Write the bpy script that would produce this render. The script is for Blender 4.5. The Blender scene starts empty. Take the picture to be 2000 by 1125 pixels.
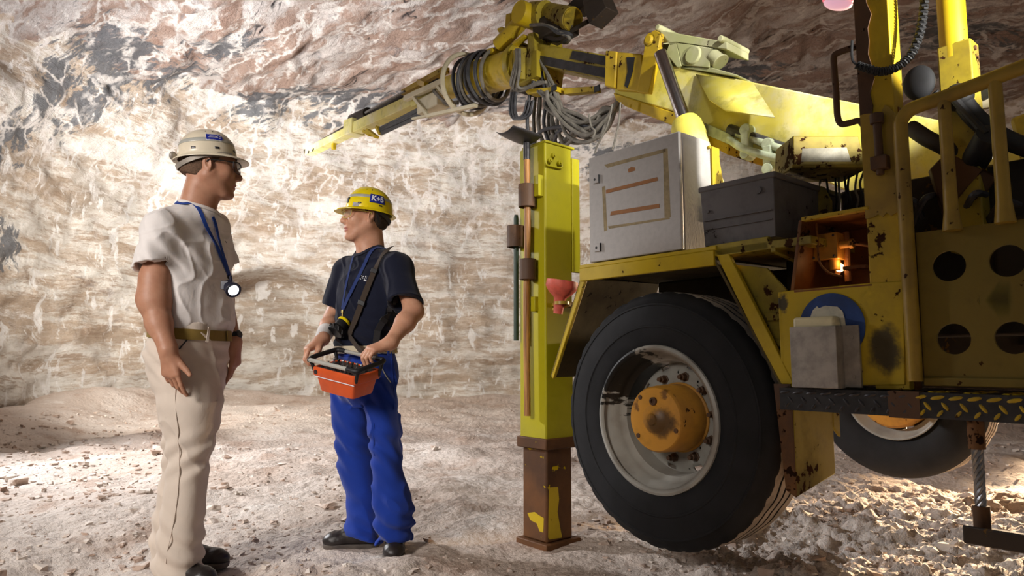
import bpy, bmesh, math, random
import numpy as np
from mathutils import Vector, Matrix
random.seed(7)
RNG = np.random.RandomState(11)
SC = bpy.context.scene
COL = SC.collection
R = math.radians

# ------------------------------------------------------------------ frame of the place
FOC, CAM_H, PITCH = 1340.0, 0.92, math.atan(138 / 1340.0)

def ray(x, y):
    a = (x - 1000.0) / FOC
    b = -(y - 562.5) / FOC
    return Vector((a, math.cos(PITCH) - b * math.sin(PITCH), math.sin(PITCH) + b * math.cos(PITCH)))

EYE = Vector((0, 0, CAM_H))

def at(x, y, Y):
    """measured point of the photograph at distance Y -> metres"""
    r = ray(x, y)
    return EYE + r * (Y / r.y)

TA = R(40)
TO = Vector((0.66518, 2.83877, 0.0))
UD = Vector((-math.sin(TA), math.cos(TA), 0))
VD = Vector((math.cos(TA), math.sin(TA), 0))

def tv(x, y, v):
    """measured point on the rig's plane v -> rig coordinates (v, u, z)"""
    r = ray(x, y)
    t = (v - (EYE - TO).dot(VD)) / r.dot(VD)
    q = EYE + r * t - TO
    return Vector((q.dot(VD), q.dot(UD), q.z))

def tu(x, y, u):
    r = ray(x, y)
    t = (u - (EYE - TO).dot(UD)) / r.dot(UD)
    q = EYE + r * t - TO
    return Vector((q.dot(VD), q.dot(UD), q.z))

def rig_world(p):
    return TO + VD * p[0] + UD * p[1] + Vector((0, 0, p[2]))

# ------------------------------------------------------------------ noise
_perm = np.concatenate([RNG.permutation(256)] * 3)
_val = RNG.rand(256) * 2 - 1

def vnoise(P):
    P = np.asarray(P, float)
    i = np.floor(P).astype(int)
    f = P - i
    f = f * f * f * (f * (f * 6 - 15) + 10)
    i &= 255
    def h(dx, dy, dz):
        return _val[_perm[_perm[_perm[(i[..., 0] + dx) & 255] + ((i[..., 1] + dy) & 255)] + ((i[..., 2] + dz) & 255)]]
    x, y, z = f[..., 0], f[..., 1], f[..., 2]
    a = h(0, 0, 0) * (1 - x) + h(1, 0, 0) * x
    b = h(0, 1, 0) * (1 - x) + h(1, 1, 0) * x
    c = h(0, 0, 1) * (1 - x) + h(1, 0, 1) * x
    d = h(0, 1, 1) * (1 - x) + h(1, 1, 1) * x
    return (a * (1 - y) + b * y) * (1 - z) + (c * (1 - y) + d * y) * z

def fbm(P, octv=4, lac=2.1, gain=0.5):
    P = np.asarray(P, float)
    s = 0
    a = 1.0
    for k in range(octv):
        s = s + a * vnoise(P + 17.3 * k)
        P = P * lac
        a *= gain
    return s

def sstep(a, b, x):
    t = np.clip((x - a) / (b - a), 0, 1)
    return t * t * (3 - 2 * t)

# ------------------------------------------------------------------ mesh builder
class MB:
    def __init__(s):
        s.v = []; s.f = []; s.m = []; s.mi = 0
    def add(s, vs, fs, mi=None):
        o = len(s.v)
        s.v += [tuple(p) for p in vs]
        s.f += [tuple(i + o for i in f) for f in fs]
        s.m += [s.mi if mi is None else mi] * len(fs)
        return s
    def box(s, lo, hi, mat=None, mi=None):
        x0, y0, z0 = lo; x1, y1, z1 = hi
        vs = [Vector(p) for p in ((x0,y0,z0),(x1,y0,z0),(x1,y1,z0),(x0,y1,z0),(x0,y0,z1),(x1,y0,z1),(x1,y1,z1),(x0,y1,z1))]
        if mat is not None: vs = [mat @ p for p in vs]
        return s.add(vs, [(0,3,2,1),(4,5,6,7),(0,1,5,4),(1,2,6,5),(2,3,7,6),(3,0,4,7)], mi)
    def cbox(s, c, size, rot=None, mi=None):
        M = Matrix.Translation(Vector(c))
        if rot is not None: M = M @ rot.to_4x4()
        h = [q / 2 for q in size]
        return s.box((-h[0],-h[1],-h[2]), (h[0],h[1],h[2]), M, mi)
    def prism(s, poly, off, mi=None):
        n = len(poly); off = Vector(off)
        vs = [Vector(p) for p in poly] + [Vector(p) + off for p in poly]
        fs = [tuple(range(n)), tuple(range(2*n-1, n-1, -1))] + [(i, n+i, n+(i+1)%n, (i+1)%n) for i in range(n)]
        return s.add(vs, fs, mi)
    def tube(s, pts, r, n=10, closed=False, caps=True, mi=None, flat=None):
        pts = [Vector(p) for p in pts]; m = len(pts)
        rr = r if isinstance(r, (list, tuple)) else [r] * m
        t = []
        for i in range(m):
            a = pts[(i-1) % m] if (closed or i > 0) else pts[i]
            b = pts[(i+1) % m] if (closed or i < m-1) else pts[i]
            d = (b - a)
            t.append(d.normalized() if d.length > 1e-9 else Vector((0,0,1)))
        up = Vector((0,0,1)) if abs(t[0].z) < .9 else Vector((1,0,0))
        nrm = (up - t[0] * up.dot(t[0])).normalized()
        vs = []
        for i in range(m):
            nrm = nrm - t[i] * nrm.dot(t[i])
            nrm.normalize()
            bn = t[i].cross(nrm)
            for k in range(n):
                a = 2 * math.pi * k / n
                fx = flat if flat else 1.0
                vs.append(pts[i] + nrm * (math.cos(a) * rr[i]) + bn * (math.sin(a) * rr[i] * fx))
        fs = []
        for i in range(m if closed else m-1):
            j = (i+1) % m
            for k in range(n):
                l = (k+1) % n
                fs.append((i*n+k, i*n+l, j*n+l, j*n+k))
        if caps and not closed:
            fs.append(tuple(range(n-1, -1, -1)))
            fs.append(tuple((m-1)*n + k for k in range(n)))
        return s.add(vs, fs, mi)
    def cyl(s, a, b, r, r2=None, n=24, mi=None):
        return s.tube([a, b], [r, r if r2 is None else r2], n=n, mi=mi)
    def lathe(s, prof, org, axis, n=48, closed=False, mi=None):
        """prof: list of (radius, offset along axis)"""
        axis = Vector(axis).normalized(); org = Vector(org)
        up = Vector((0,0,1)) if abs(axis.z) < .9 else Vector((1,0,0))
        e1 = (up - axis * up.dot(axis)).normalized(); e2 = axis.cross(e1)
        m = len(prof); vs = []
        for (r, h) in prof:
            for k in range(n):
                a = 2*math.pi*k/n
                vs.append(org + axis*h + (e1*math.cos(a) + e2*math.sin(a))*r)
        fs = []
        for i in range(m if closed else m-1):
            j = (i+1) % m
            for k in range(n):
                l = (k+1) % n
                fs.append((i*n+k, i*n+l, j*n+l, j*n+k))
        if not closed:
            if prof[0][0] > 1e-6: fs.append(tuple(range(n-1,-1,-1)))
            if prof[-1][0] > 1e-6: fs.append(tuple((m-1)*n+k for k in range(n)))
        return s.add(vs, fs, mi)
    def ball(s, c, r, rot=None, nu=24, nv=14, mi=None, zmin=-1.0):
        c = Vector(c); rx, ry, rz = (r, r, r) if not isinstance(r, (tuple, list)) else r
        vs = []; fs = []
        t0 = math.acos(max(-1, min(1, zmin)))
        for i in range(nv+1):
            th = t0 * i / nv
            for k in range(nu):
                a = 2*math.pi*k/nu
                p = Vector((rx*math.sin(th)*math.cos(a), ry*math.sin(th)*math.sin(a), rz*math.cos(th)))
                if rot is not None: p = rot @ p
                vs.append(c + p)
        for i in range(nv):
            for k in range(nu):
                l = (k+1) % nu
                fs.append((i*nu+k, (i+1)*nu+k, (i+1)*nu+l, i*nu+l))
        return s.add(vs, fs, mi)
    def build(s, name, mats, parent=None, bevel=None, angle=35, merge=True, solid=None, seg=2, local=None):
        me = bpy.data.meshes.new(name)
        vs = s.v if local is None else [Vector(p) - Vector(local) for p in s.v]
        me.from_pydata(vs, [], s.f)
        if not isinstance(mats, (list, tuple)): mats = [mats]
        for m in mats: me.materials.append(m)
        me.polygons.foreach_set('material_index', s.m)
        bm = bmesh.new(); bm.from_mesh(me)
        if merge:
            bmesh.ops.remove_doubles(bm, verts=bm.verts, dist=1e-5)
            bmesh.ops.dissolve_degenerate(bm, edges=bm.edges, dist=1e-6)
        bmesh.ops.recalc_face_normals(bm, faces=bm.faces)
        bm.to_mesh(me); bm.free()
        me.polygons.foreach_set('use_smooth', [True] * len(me.polygons))
        me.set_sharp_from_angle(angle=R(angle))
        o = bpy.data.objects.new(name, me)
        COL.objects.link(o)
        if parent is not None: o.parent = parent
        if local is not None: o.location = local
        if solid:
            md = o.modifiers.new('thick', 'SOLIDIFY'); md.thickness = solid; md.offset = 0
        if bevel:
            md = o.modifiers.new('edge', 'BEVEL'); md.width = bevel; md.segments = seg
            md.limit_method = 'ANGLE'; md.angle_limit = R(40); md.harden_normals = False
        return o

def grid_mesh(name, V, mat, parent=None, flip=False):
    """V: (n, m, 3) array of points -> one surface"""
    n, m = V.shape[:2]
    me = bpy.data.meshes.new(name)
    idx = np.arange(n*m).reshape(n, m)
    q = np.stack([idx[:-1,:-1], idx[:-1,1:], idx[1:,1:], idx[1:,:-1]], -1).reshape(-1, 4)
    if flip: q = q[:, ::-1]
    return np_mesh(name, V.reshape(-1, 3), q, mat, parent)

def np_mesh(name, V, Q, mat, parent=None, smooth=True, mi=None):
    me = bpy.data.meshes.new(name)
    V = np.ascontiguousarray(V, dtype=np.float32); Q = np.ascontiguousarray(Q, dtype=np.int32)
    me.vertices.add(len(V)); me.vertices.foreach_set('co', V.ravel())
    k = Q.shape[1]
    me.loops.add(Q.size); me.loops.foreach_set('vertex_index', Q.ravel())
    me.polygons.add(len(Q))
    me.polygons.foreach_set('loop_start', np.arange(0, Q.size, k, dtype=np.int32))
    me.polygons.foreach_set('loop_total', np.full(len(Q), k, dtype=np.int32))
    if not isinstance(mat, (list, tuple)): mat = [mat]
    for x in mat: me.materials.append(x)
    if mi is not None: me.polygons.foreach_set('material_index', np.asarray(mi, dtype=np.int32))
    me.update(calc_edges=True); me.validate()
    me.polygons.foreach_set('use_smooth', np.full(len(me.polygons), smooth))
    o = bpy.data.objects.new(name, me); COL.objects.link(o)
    if parent is not None: o.parent = parent
    return o

def empty(name, loc=(0,0,0), rz=0.0):
    o = bpy.data.objects.new(name, None); COL.objects.link(o)
    o.location = loc; o.rotation_euler = (0, 0, rz); o.empty_display_size = .1
    return o

def tag(o, label=None, cat=None, group=None, kind=None):
    if label: o['label'] = label
    if cat: o['category'] = cat
    if group: o['group'] = group
    if kind: o['kind'] = kind
    return o

def bez(pts, n=12, closed=False):
    """smooth curve through pts (Catmull-Rom)"""
    P = [Vector(p) for p in pts]; m = len(P); out = []
    for i in range(m if closed else m-1):
        p1, p2 = P[i], P[(i+1) % m]
        p0 = P[(i-1) % m] if (closed or i > 0) else p1 * 2 - p2
        p3 = P[(i+2) % m] if (closed or i < m-2) else p2 * 2 - p1
        for k in range(n):
            t = k / n
            out.append(0.5 * ((2*p1) + (p2-p0)*t + (2*p0-5*p1+4*p2-p3)*t*t + (3*p1-p0-3*p2+p3)*t**3))
    if not closed: out.append(P[-1])
    return out

# ------------------------------------------------------------------ node helper
class NT:
    def __init__(s, name):
        s.m = bpy.data.materials.new(name); s.m.use_nodes = True
        s.t = s.m.node_tree; s.t.nodes.clear()
        s.out = s.t.nodes.new('ShaderNodeOutputMaterial')
        s.b = s.t.nodes.new('ShaderNodeBsdfPrincipled')
        s.t.links.new(s.b.outputs[0], s.out.inputs[0])
        tc = s.t.nodes.new('ShaderNodeTexCoord'); s.co = tc.outputs['Object']
    def set(s, sock, val):
        if hasattr(val, 'links') or isinstance(val, bpy.types.NodeSocket): s.t.links.new(val, sock)
        else:
            if isinstance(val, (tuple, list)) and len(val) == 3 and sock.type == 'RGBA': val = (*val, 1)
            sock.default_value = val
    def p(s, **kw):
        for k, v in kw.items(): s.set(s.b.inputs[k.replace('_', ' ')], v)
        return s
    def mapping(s, co=None, scale=(1,1,1), rot=(0,0,0), loc=(0,0,0)):
        n = s.t.nodes.new('ShaderNodeMapping'); s.set(n.inputs[0], co or s.co)
        n.inputs['Scale'].default_value = scale; n.inputs['Rotation'].default_value = rot; n.inputs['Location'].default_value = loc
        return n.outputs[0]
    def noise(s, co=None, scale=5, detail=4, rough=.55, dist=0, lac=2.0, kind='FBM', color=False):
        n = s.t.nodes.new('ShaderNodeTexNoise'); s.set(n.inputs['Vector'], co or s.co)
        n.noise_type = kind
        n.inputs['Scale'].default_value = scale; n.inputs['Detail'].default_value = detail
        n.inputs['Roughness'].default_value = rough; n.inputs['Distortion'].default_value = dist; n.inputs['Lacunarity'].default_value = lac
        return n.outputs['Color' if color else 'Fac']
    def voro(s, co=None, scale=5, feat='F1', rand=1.0):
        n = s.t.nodes.new('ShaderNodeTexVoronoi'); s.set(n.inputs['Vector'], co or s.co); n.feature = feat
        n.inputs['Scale'].default_value = scale; n.inputs['Randomness'].default_value = rand
        return n.outputs['Distance']
    def ramp(s, f, a, b, lo=0.0, hi=1.0, smooth=True):
        n = s.t.nodes.new('ShaderNodeMapRange'); s.set(n.inputs['Value'], f)
        n.interpolation_type = 'SMOOTHSTEP' if smooth else 'LINEAR'
        n.inputs['From Min'].default_value = a; n.inputs['From Max'].default_value = b
        n.inputs['To Min'].default_value = lo; n.inputs['To Max'].default_value = hi
        return n.outputs['Result']
    def mix(s, f, a, b, mode='MIX'):
        n = s.t.nodes.new('ShaderNodeMix'); n.data_type = 'RGBA'; n.blend_type = mode
        s.set(n.inputs[0], f); s.set(n.inputs[6], a); s.set(n.inputs[7], b)
        return n.outputs[2]
    def math(s, op, a, b=0.0, clamp=False):
        n = s.t.nodes.new('ShaderNodeMath'); n.operation = op; n.use_clamp = clamp
        s.set(n.inputs[0], a); s.set(n.inputs[1], b)
        return n.outputs[0]
    def vadd(s, a, b, scale=1.0):
        n = s.t.nodes.new('ShaderNodeVectorMath'); n.operation = 'MULTIPLY_ADD'
        s.set(n.inputs[0], b); n.inputs[1].default_value = (scale,)*3; s.set(n.inputs[2], a)
        return n.outputs[0]
    def sep(s, co=None):
        n = s.t.nodes.new('ShaderNodeSeparateXYZ'); s.set(n.inputs[0], co or s.co); return n.outputs
    def dist(s, pt, scale=(1,1,1), co=None):
        """distance from a point, stretched by scale"""
        n = s.t.nodes.new('ShaderNodeVectorMath'); n.operation = 'SUBTRACT'; s.set(n.inputs[0], co or s.co); n.inputs[1].default_value = pt
        k = s.t.nodes.new('ShaderNodeVectorMath'); k.operation = 'MULTIPLY'; s.set(k.inputs[0], n.outputs[0]); k.inputs[1].default_value = scale
        l = s.t.nodes.new('ShaderNodeVectorMath'); l.operation = 'LENGTH'; s.set(l.inputs[0], k.outputs[0])
        return l.outputs['Value']
    def bump(s, h, strength=.3, dist=.02, normal=None):
        n = s.t.nodes.new('ShaderNodeBump'); n.inputs['Strength'].default_value = strength; n.inputs['Distance'].default_value = dist
        s.set(n.inputs['Height'], h)
        if normal is not None: s.set(n.inputs['Normal'], normal)
        s.set(s.b.inputs['Normal'], n.outputs[0]); return n.outputs[0]

def srgb(r, g, b):
    f = lambda c: (c/255/12.92) if c/255 <= .04045 else ((c/255+.055)/1.055)**2.4
    return (f(r), f(g), f(b))
# ================================================================== THE CAVE
def rock(name, kind):
    n = NT(name)
    co = n.co
    warp = n.noise(scale=.7, detail=4, color=True)
    w1 = n.vadd(co, warp, .34)
    if kind == 'wall':
        # level beds of salt: pink, tan and white, with pale drip runs
        bed = n.noise(n.mapping(w1, scale=(.26, .26, 1.5), rot=(.0, .10, 0)), scale=1.7, detail=7, rough=.76)
        fine = n.noise(n.mapping(w1, scale=(.5, .5, 3.0), rot=(0, .16, 0)), scale=2.4, detail=7, rough=.82)
        patch = n.noise(w1, scale=.6, detail=6, rough=.65)
        c = n.mix(n.ramp(bed, .44, .57), srgb(230, 225, 216), srgb(192, 173, 153))
        c = n.mix(n.ramp(fine, .52, .60, 0, .85), c, srgb(172, 149, 128))
        c = n.mix(n.ramp(fine, .38, .45, .9, 0), c, srgb(236, 231, 225))
        c = n.mix(n.ramp(patch, .52, .66, 0, .65), c, srgb(162, 147, 131))
        drip = n.noise(n.mapping(co, scale=(2.3, 2.3, .8)), scale=1.8, detail=7, rough=.68, dist=.5)
        c = n.mix(n.ramp(drip, .555, .60, 0, .9), c, srgb(242, 239, 235))
        vein = n.noise(n.vadd(co, n.noise(scale=1.7, detail=3, color=True), .6), scale=1.8, detail=6, rough=.6, kind='RIDGED_MULTIFRACTAL')
        c = n.mix(n.ramp(vein, .80, 1.15, 0, .7), c, srgb(238, 231, 224))
        dark = n.ramp(n.noise(n.mapping(w1, scale=(.6, .6, 1.2)), scale=1.6, detail=6, rough=.75), .60, .68, 0, .6)
        c = n.mix(dark, c, srgb(142, 124, 114))
        h = n.math('ADD', n.math('MULTIPLY', fine, .7), n.math('ADD', n.math('MULTIPLY', n.noise(scale=6, detail=7, rough=.7), .7), n.math('MULTIPLY', vein, .12)))
        st = .8
    else:
        # drum-cut vault: swirling white veins over pink and grey salt
        dirn = n.mapping(co, rot=(0, 0, R(44)))
        sw = n.vadd(dirn, n.noise(dirn, scale=1.3, detail=6, rough=.65, color=True), .7)
        band = n.noise(n.mapping(sw, scale=(.34, 1.5, 1)), scale=1.6, detail=6, rough=.68, dist=.4)
        c = n.mix(n.ramp(band, .40, .56), srgb(214, 205, 200), srgb(176, 150, 136))
        tan = n.noise(n.mapping(sw, scale=(.35, 1.5, 1)), scale=1.5, detail=6, rough=.68)
        c = n.mix(n.ramp(tan, .52, .66, 0, .8), c, srgb(156, 124, 108))
        grey = n.noise(n.mapping(dirn, scale=(.4, .9, .8), loc=(3.1, .6, 0)), scale=1.0, detail=7, rough=.68, dist=.6)
        c = n.mix(n.ramp(grey, .58, .66, 0, .75), c, srgb(122, 118, 122))
        v1 = n.noise(n.mapping(sw, scale=(.36, 1.3, 1)), scale=2.8, detail=6, rough=.6, kind='RIDGED_MULTIFRACTAL')
        c = n.mix(n.ramp(v1, .70, 1.1, 0, .9), c, srgb(236, 230, 226))
        v2 = n.noise(n.vadd(co, n.noise(scale=2.6, detail=4, color=True), .45), scale=4.6, detail=5, rough=.6, kind='RIDGED_MULTIFRACTAL')
        c = n.mix(n.ramp(v2, .80, 1.15, 0, .7), c, srgb(232, 223, 216))
        crack = n.noise(n.mapping(n.vadd(dirn, n.noise(dirn, scale=2, color=True), .12), scale=(.16, 1.5, 1)), scale=1.25, detail=3, rough=.5)
        ck = n.ramp(n.math('ABSOLUTE', n.math('SUBTRACT', crack, .5)), .0, .010, 1, 0)
        ck = n.math('MULTIPLY', ck, n.ramp(n.noise(scale=.7, detail=2), .54, .62))
        c = n.mix(ck, c, srgb(52, 48, 50))
        h = n.math('ADD', n.math('MULTIPLY', v1, .40), n.math('ADD', n.math('MULTIPLY', band, .9), n.math('MULTIPLY', n.noise(n.mapping(sw, scale=(.6, 1.4, 1)), scale=6.5, detail=6, rough=.76), 1.2)))
        st = .9
    strings = None
    base_ = n.mapping(co, rot=(0, 0, R(44)))
    for sc_, st_, w0, w1_, am_ in ((.9, (.26, 1.3, 1.3), .012, .050, .9), (2.1, (.28, 1.25, 1.3), .015, .085, .9)):
        q_ = n.mapping(n.vadd(base_, n.noise(base_, scale=2.2*sc_, detail=4, rough=.62, color=True), .62/sc_), scale=st_)
        ln = n.ramp(n.voro(q_, scale=sc_, feat='DISTANCE_TO_EDGE'), w0, w1_, am_, 0)
        ln = n.math('MULTIPLY', ln, n.ramp(n.noise(scale=1.2*sc_, detail=2), .40, .55))
        strings = ln if strings is None else n.math('MAXIMUM', strings, ln)
    if kind == 'wall': strings = n.math('MULTIPLY', strings, n.ramp(n.sep()[2], 2.8, 4.6, .12, 1))
    # grey marl lenses standing in the salt
    vv = n.noise(n.vadd(co, n.noise(scale=2.0, detail=4, color=True), .5), scale=2.4, detail=5, rough=.6, kind='RIDGED_MULTIFRACTAL')
    wob = n.math('MULTIPLY', n.math('SUBTRACT', n.noise(n.mapping(n.vadd(co, warp, .5), rot=(R(40), 0, R(40)), scale=(.55, 2.4, 1.4)), scale=3.4, detail=6, rough=.74), .5), 5.5)
    near = None
    for (pt, sc, rad) in DARK_LENSES:
        e = n.math('SUBTRACT', n.math('MULTIPLY', n.dist(pt, sc), 1/rad), 1.0)
        near = e if near is None else n.math('MINIMUM', near, e)
    msk = n.math('MULTIPLY', n.ramp(n.math('ADD', near, wob), -.25, .25, 1, 0), n.ramp(vv, .60, .90, 1, .0))
    c = n.mix(n.math('MULTIPLY', msk, .92), c, n.mix(n.noise(scale=6, detail=5), srgb(78, 82, 88), srgb(128, 130, 134)))
    c = n.mix(strings, c, srgb(238, 231, 225))
    n.p(Base_Color=c, Roughness=.82)
    n.b.inputs['Specular IOR Level'].default_value = .3
    n.bump(h, st, .10)
    return n.m

DARK_LENSES = [  # middle, stretch, size of each grey lens
    ((-5.95, 9.95, 5.55), (.9, .75, .9), .52), ((-6.3, 10.45, 5.3), (1.0, .9, 1.0), .42), ((-6.67, 9.67, 4.95), (1, 1.6, .8), .40),
    ((-6.66, 10.3, 4.80), (1, 1.5, .8), .44), ((-6.9, 9.6, 4.35), (1, 1.8, .7), .42), ((-7.0, 9.3, 3.9), (1, 2.0, .8), .36), ((-7.31, 9.8, 2.6), (1, 1.6, 1.2), .40),
    ((-4.43, 10.2, 5.6), (.8, 1.2, .8), .42), ((-5.6, 11.0, 5.6), (.8, .8, .8), .40), ((-4.4, 12.6, 5.85), (.55, 1.0, .8), .50),
    ((-3.1, 13.2, 5.85), (.6, 1.0, .8), .48), ((-.6, 13.4, 5.85), (.5, 1.0, .8), .52), ((3.8, 11.7, 5.9), (.6, 1, .8), .50), ((6.9, 10.3, 6.0), (.6, 1, .8), .50),
    ((2.1, 14.9, 5.3), (.6, 1, 1.2), .45), ((2.3, 15.2, 4.0), (.8, 1, 1.6), .35),
]

def floor_mat():
    n = NT('salt_floor'); co = n.co
    big = n.noise(scale=.45, detail=4, dist=.4)
    med = n.noise(scale=2.2, detail=6, rough=.62)
    fin = n.noise(scale=14, detail=6, rough=.7)
    c = n.mix(n.ramp(big, .38, .62), srgb(222, 211, 202), srgb(204, 187, 174))
    c = n.mix(n.ramp(med, .50, .68, 0, .8), c, srgb(180, 155, 138))
    c = n.mix(n.ramp(med, .28, .42, .8, 0), c, srgb(234, 227, 220))
    c = n.mix(n.ramp(fin, .56, .70, 0, .6), c, srgb(158, 132, 116))
    chips = n.voro(n.vadd(co, n.noise(scale=9, color=True), .06), scale=22)
    c = n.mix(n.ramp(chips, .10, .22, .5, 0), c, srgb(232, 222, 212))
    n.p(Base_Color=c, Roughness=.88)
    n.b.inputs['Specular IOR Level'].default_value = .25
    h = n.math('ADD', n.math('MULTIPLY', fin, .8), n.math('ADD', n.math('MULTIPLY', n.noise(scale=45, detail=4, rough=.7), .35), n.math('MULTIPLY', chips, -.35)))
    n.bump(h, .8, .035)
    return n.m

STAND = [(-1.50, 3.08), (-.68, 3.38), (.09, 3.5), (.65, 2.85), (.1, 3.55)]

def floor_h(x, y):
    x = np.asarray(x, float); y = np.asarray(y, float)
    P = np.stack([x, y, 0*x], -1)
    w = np.ones_like(x)
    for a, b in STAND:
        w = w * (1 - .8*np.exp(-((x-a)**2 + (y-b)**2) / .14))
    z = .075*fbm(P*.55 + 3.1, 3) + .035*fbm(P*2.1, 4)*1.0
    rut = .022*np.sin(x*1.4 + y*4.2 + 1.6*vnoise(P*1.3)) * sstep(.2, .6, vnoise(P*.6 + 9) + .5)
    z = (z + rut) * w + (.009 + .011*sstep(4, 2.4, y))*fbm(P*8.5 + 1, 4, gain=.6) * (.5 + .5*w)
    z = z - .015
    # clods and ruts churned up round the wheels
    cl = np.abs(fbm(P*np.array([7, 11, 1]) + 40, 5, gain=.62))
    z = z + .040*cl*sstep(.3, 1.1, x)*sstep(6.5, 4.0, y)*w - .012*sstep(.3, 1.1, x)
    # spoil heaped along the foot of the walls
    d = np.minimum(wall_dist(x, y), 4)
    z = z + (.10 + .26*sstep(-4.6, -6.4, x))*(1 - sstep(0, 2.2, d))*(.7 + .6*vnoise(P*.9 + 5)) * sstep(4, 9, y)
    return z

PLAN = np.array([(-6.6, .5), (-6.8, 4), (-7.0, 7.2), (-7.2, 9.2), (-7.1, 11.0), (-6.5, 12.6), (-5.3, 13.8), (-3.9, 14.5), (-2.0, 15.2), (.0, 15.6), (2.5, 15.8), (5.5, 15.6), (8.4, 14.6), (10.4, 12.2), (11.2, 9), (11.4, 5), (11.2, .5)])
_pl = np.array([tuple(p) for p in bez([(a, b, 0) for a, b in PLAN], 24)])[:, :2]
_seg = np.r_[0, np.cumsum(np.hypot(*np.diff(_pl, axis=0).T))]

def plan_pt(s):
    return np.stack([np.interp(s, _seg, _pl[:, 0]), np.interp(s, _seg, _pl[:, 1])], -1)

def wall_dist(x, y):
    q = _pl[::6]
    d = np.full(x.shape, 1e9)
    for a in q:
        d = np.minimum(d, np.hypot(x-a[0], y-a[1]))
    return d

def build_cave():
    wm = rock('salt_wall_rock', 'wall'); cm = rock('salt_vault_rock', 'vault'); fm = floor_mat()
    # ---- floor
    ys = np.concatenate([np.arange(.4, 5.2, .018), 5.2 * 1.0085 ** np.arange(0, 145)])
    xs = np.concatenate([np.arange(-8.4, -2.6, .05), np.arange(-2.6, 3.2, .018), np.arange(3.2, 12.6, .06)])
    X, Y = np.meshgrid(xs, ys)
    f = grid_mesh('floor', np.stack([X, Y, floor_h(X, Y)], -1), fm)
    tag(f, kind='structure')
    # ---- walls: one strip of the curved outline each
    L = _seg[-1]
    def wall(name, s0, s1, step):
        s = np.arange(s0, s1 + step, step); t = np.arange(0, 7.2, step)
        S, Tt = np.meshgrid(s, t)
        c = plan_pt(S); e = plan_pt(np.clip(S + .05, 0, L)) - plan_pt(np.clip(S - .05, 0, L))
        nrm = np.stack([e[..., 1], -e[..., 0]], -1); nrm /= np.linalg.norm(nrm, axis=-1, keepdims=True) + 1e-9
        z = Tt - .6
        lean = .55*sstep(3.2, 5.0, z) + 1.5*sstep(4.4, 6.8, z)**2 - .25*sstep(2.4, 0, z)*0
        P = np.stack([c[..., 0], c[..., 1], z], -1)
        d = .30*fbm(P*np.array([.35, .35, .55]), 3) + .10*fbm(P*np.array([1.1, 1.1, 2.0]) + 4, 4) + .035*fbm(P*np.array([2.5, 2.5, 7]) + 2, 4)
        # cut ledges
        d = d + .05*np.sin(z*6.0 + 2.2*vnoise(P*.5))*sstep(.2, 1, vnoise(P*.35 + 8) + .4)
        # the blind heading in the back wall
        nx = (c[..., 0] + 4.9) ; top = 2.75 - .55*((c[..., 0] + 4.75)/1.25)**2
        inside = sstep(-6.25, -5.95, c[..., 0]) * sstep(-3.35, -3.95, c[..., 0]) * sstep(top + .10, top - .12, z)
        d = d - 1.5*inside*(c[..., 1] > 11)
        off = lean + d
        Vv = P.copy(); Vv[..., 0] += nrm[..., 0]*off; Vv[..., 1] += nrm[..., 1]*off
        o = grid_mesh(name, Vv, wm); tag(o, kind='structure')
    iL = np.argmin(np.hypot(_pl[:, 0]+7.1, _pl[:, 1]-11.0)); iR = np.argmin(np.hypot(_pl[:, 0]-9.6, _pl[:, 1]-13.4))
    wall('wall_left', 0, _seg[iL], .06); wall('wall_back', _seg[iL], _seg[iR], .05); wall('wall_right', _seg[iR], L, .1)
    # ---- vault
    xs = np.arange(-9, 12.6, .06); ys = np.arange(.3, 17.2, .06)
    X, Y = np.meshgrid(xs, ys); P = np.stack([X, Y, 0*X], -1)
    Z = 5.95 - .018*(X - 1)**2*0 - 1.6*sstep(4.6, 8.8, np.abs(X + .3) - .9*(X > 2)) * (X < 0) - .9*sstep(6.5, 11.5, X)
    Z = Z - .35*sstep(11, 6, Y) * sstep(2, -5, X)
    a = R(-44); Xr = X*math.cos(a) + Y*math.sin(a); Yr = -X*math.sin(a) + Y*math.cos(a)
    Q = np.stack([Xr*.5, Yr*1.2, 0*X], -1)
    Z = Z + .22*fbm(P*.4 + 7, 3) + .10*fbm(Q*1.2 + 2*vnoise(P*.7)[..., None], 4) + .03*fbm(Q*5, 4)
    o = grid_mesh('ceiling', np.stack([X, Y, Z], -1), cm, flip=True); tag(o, kind='structure')

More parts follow.
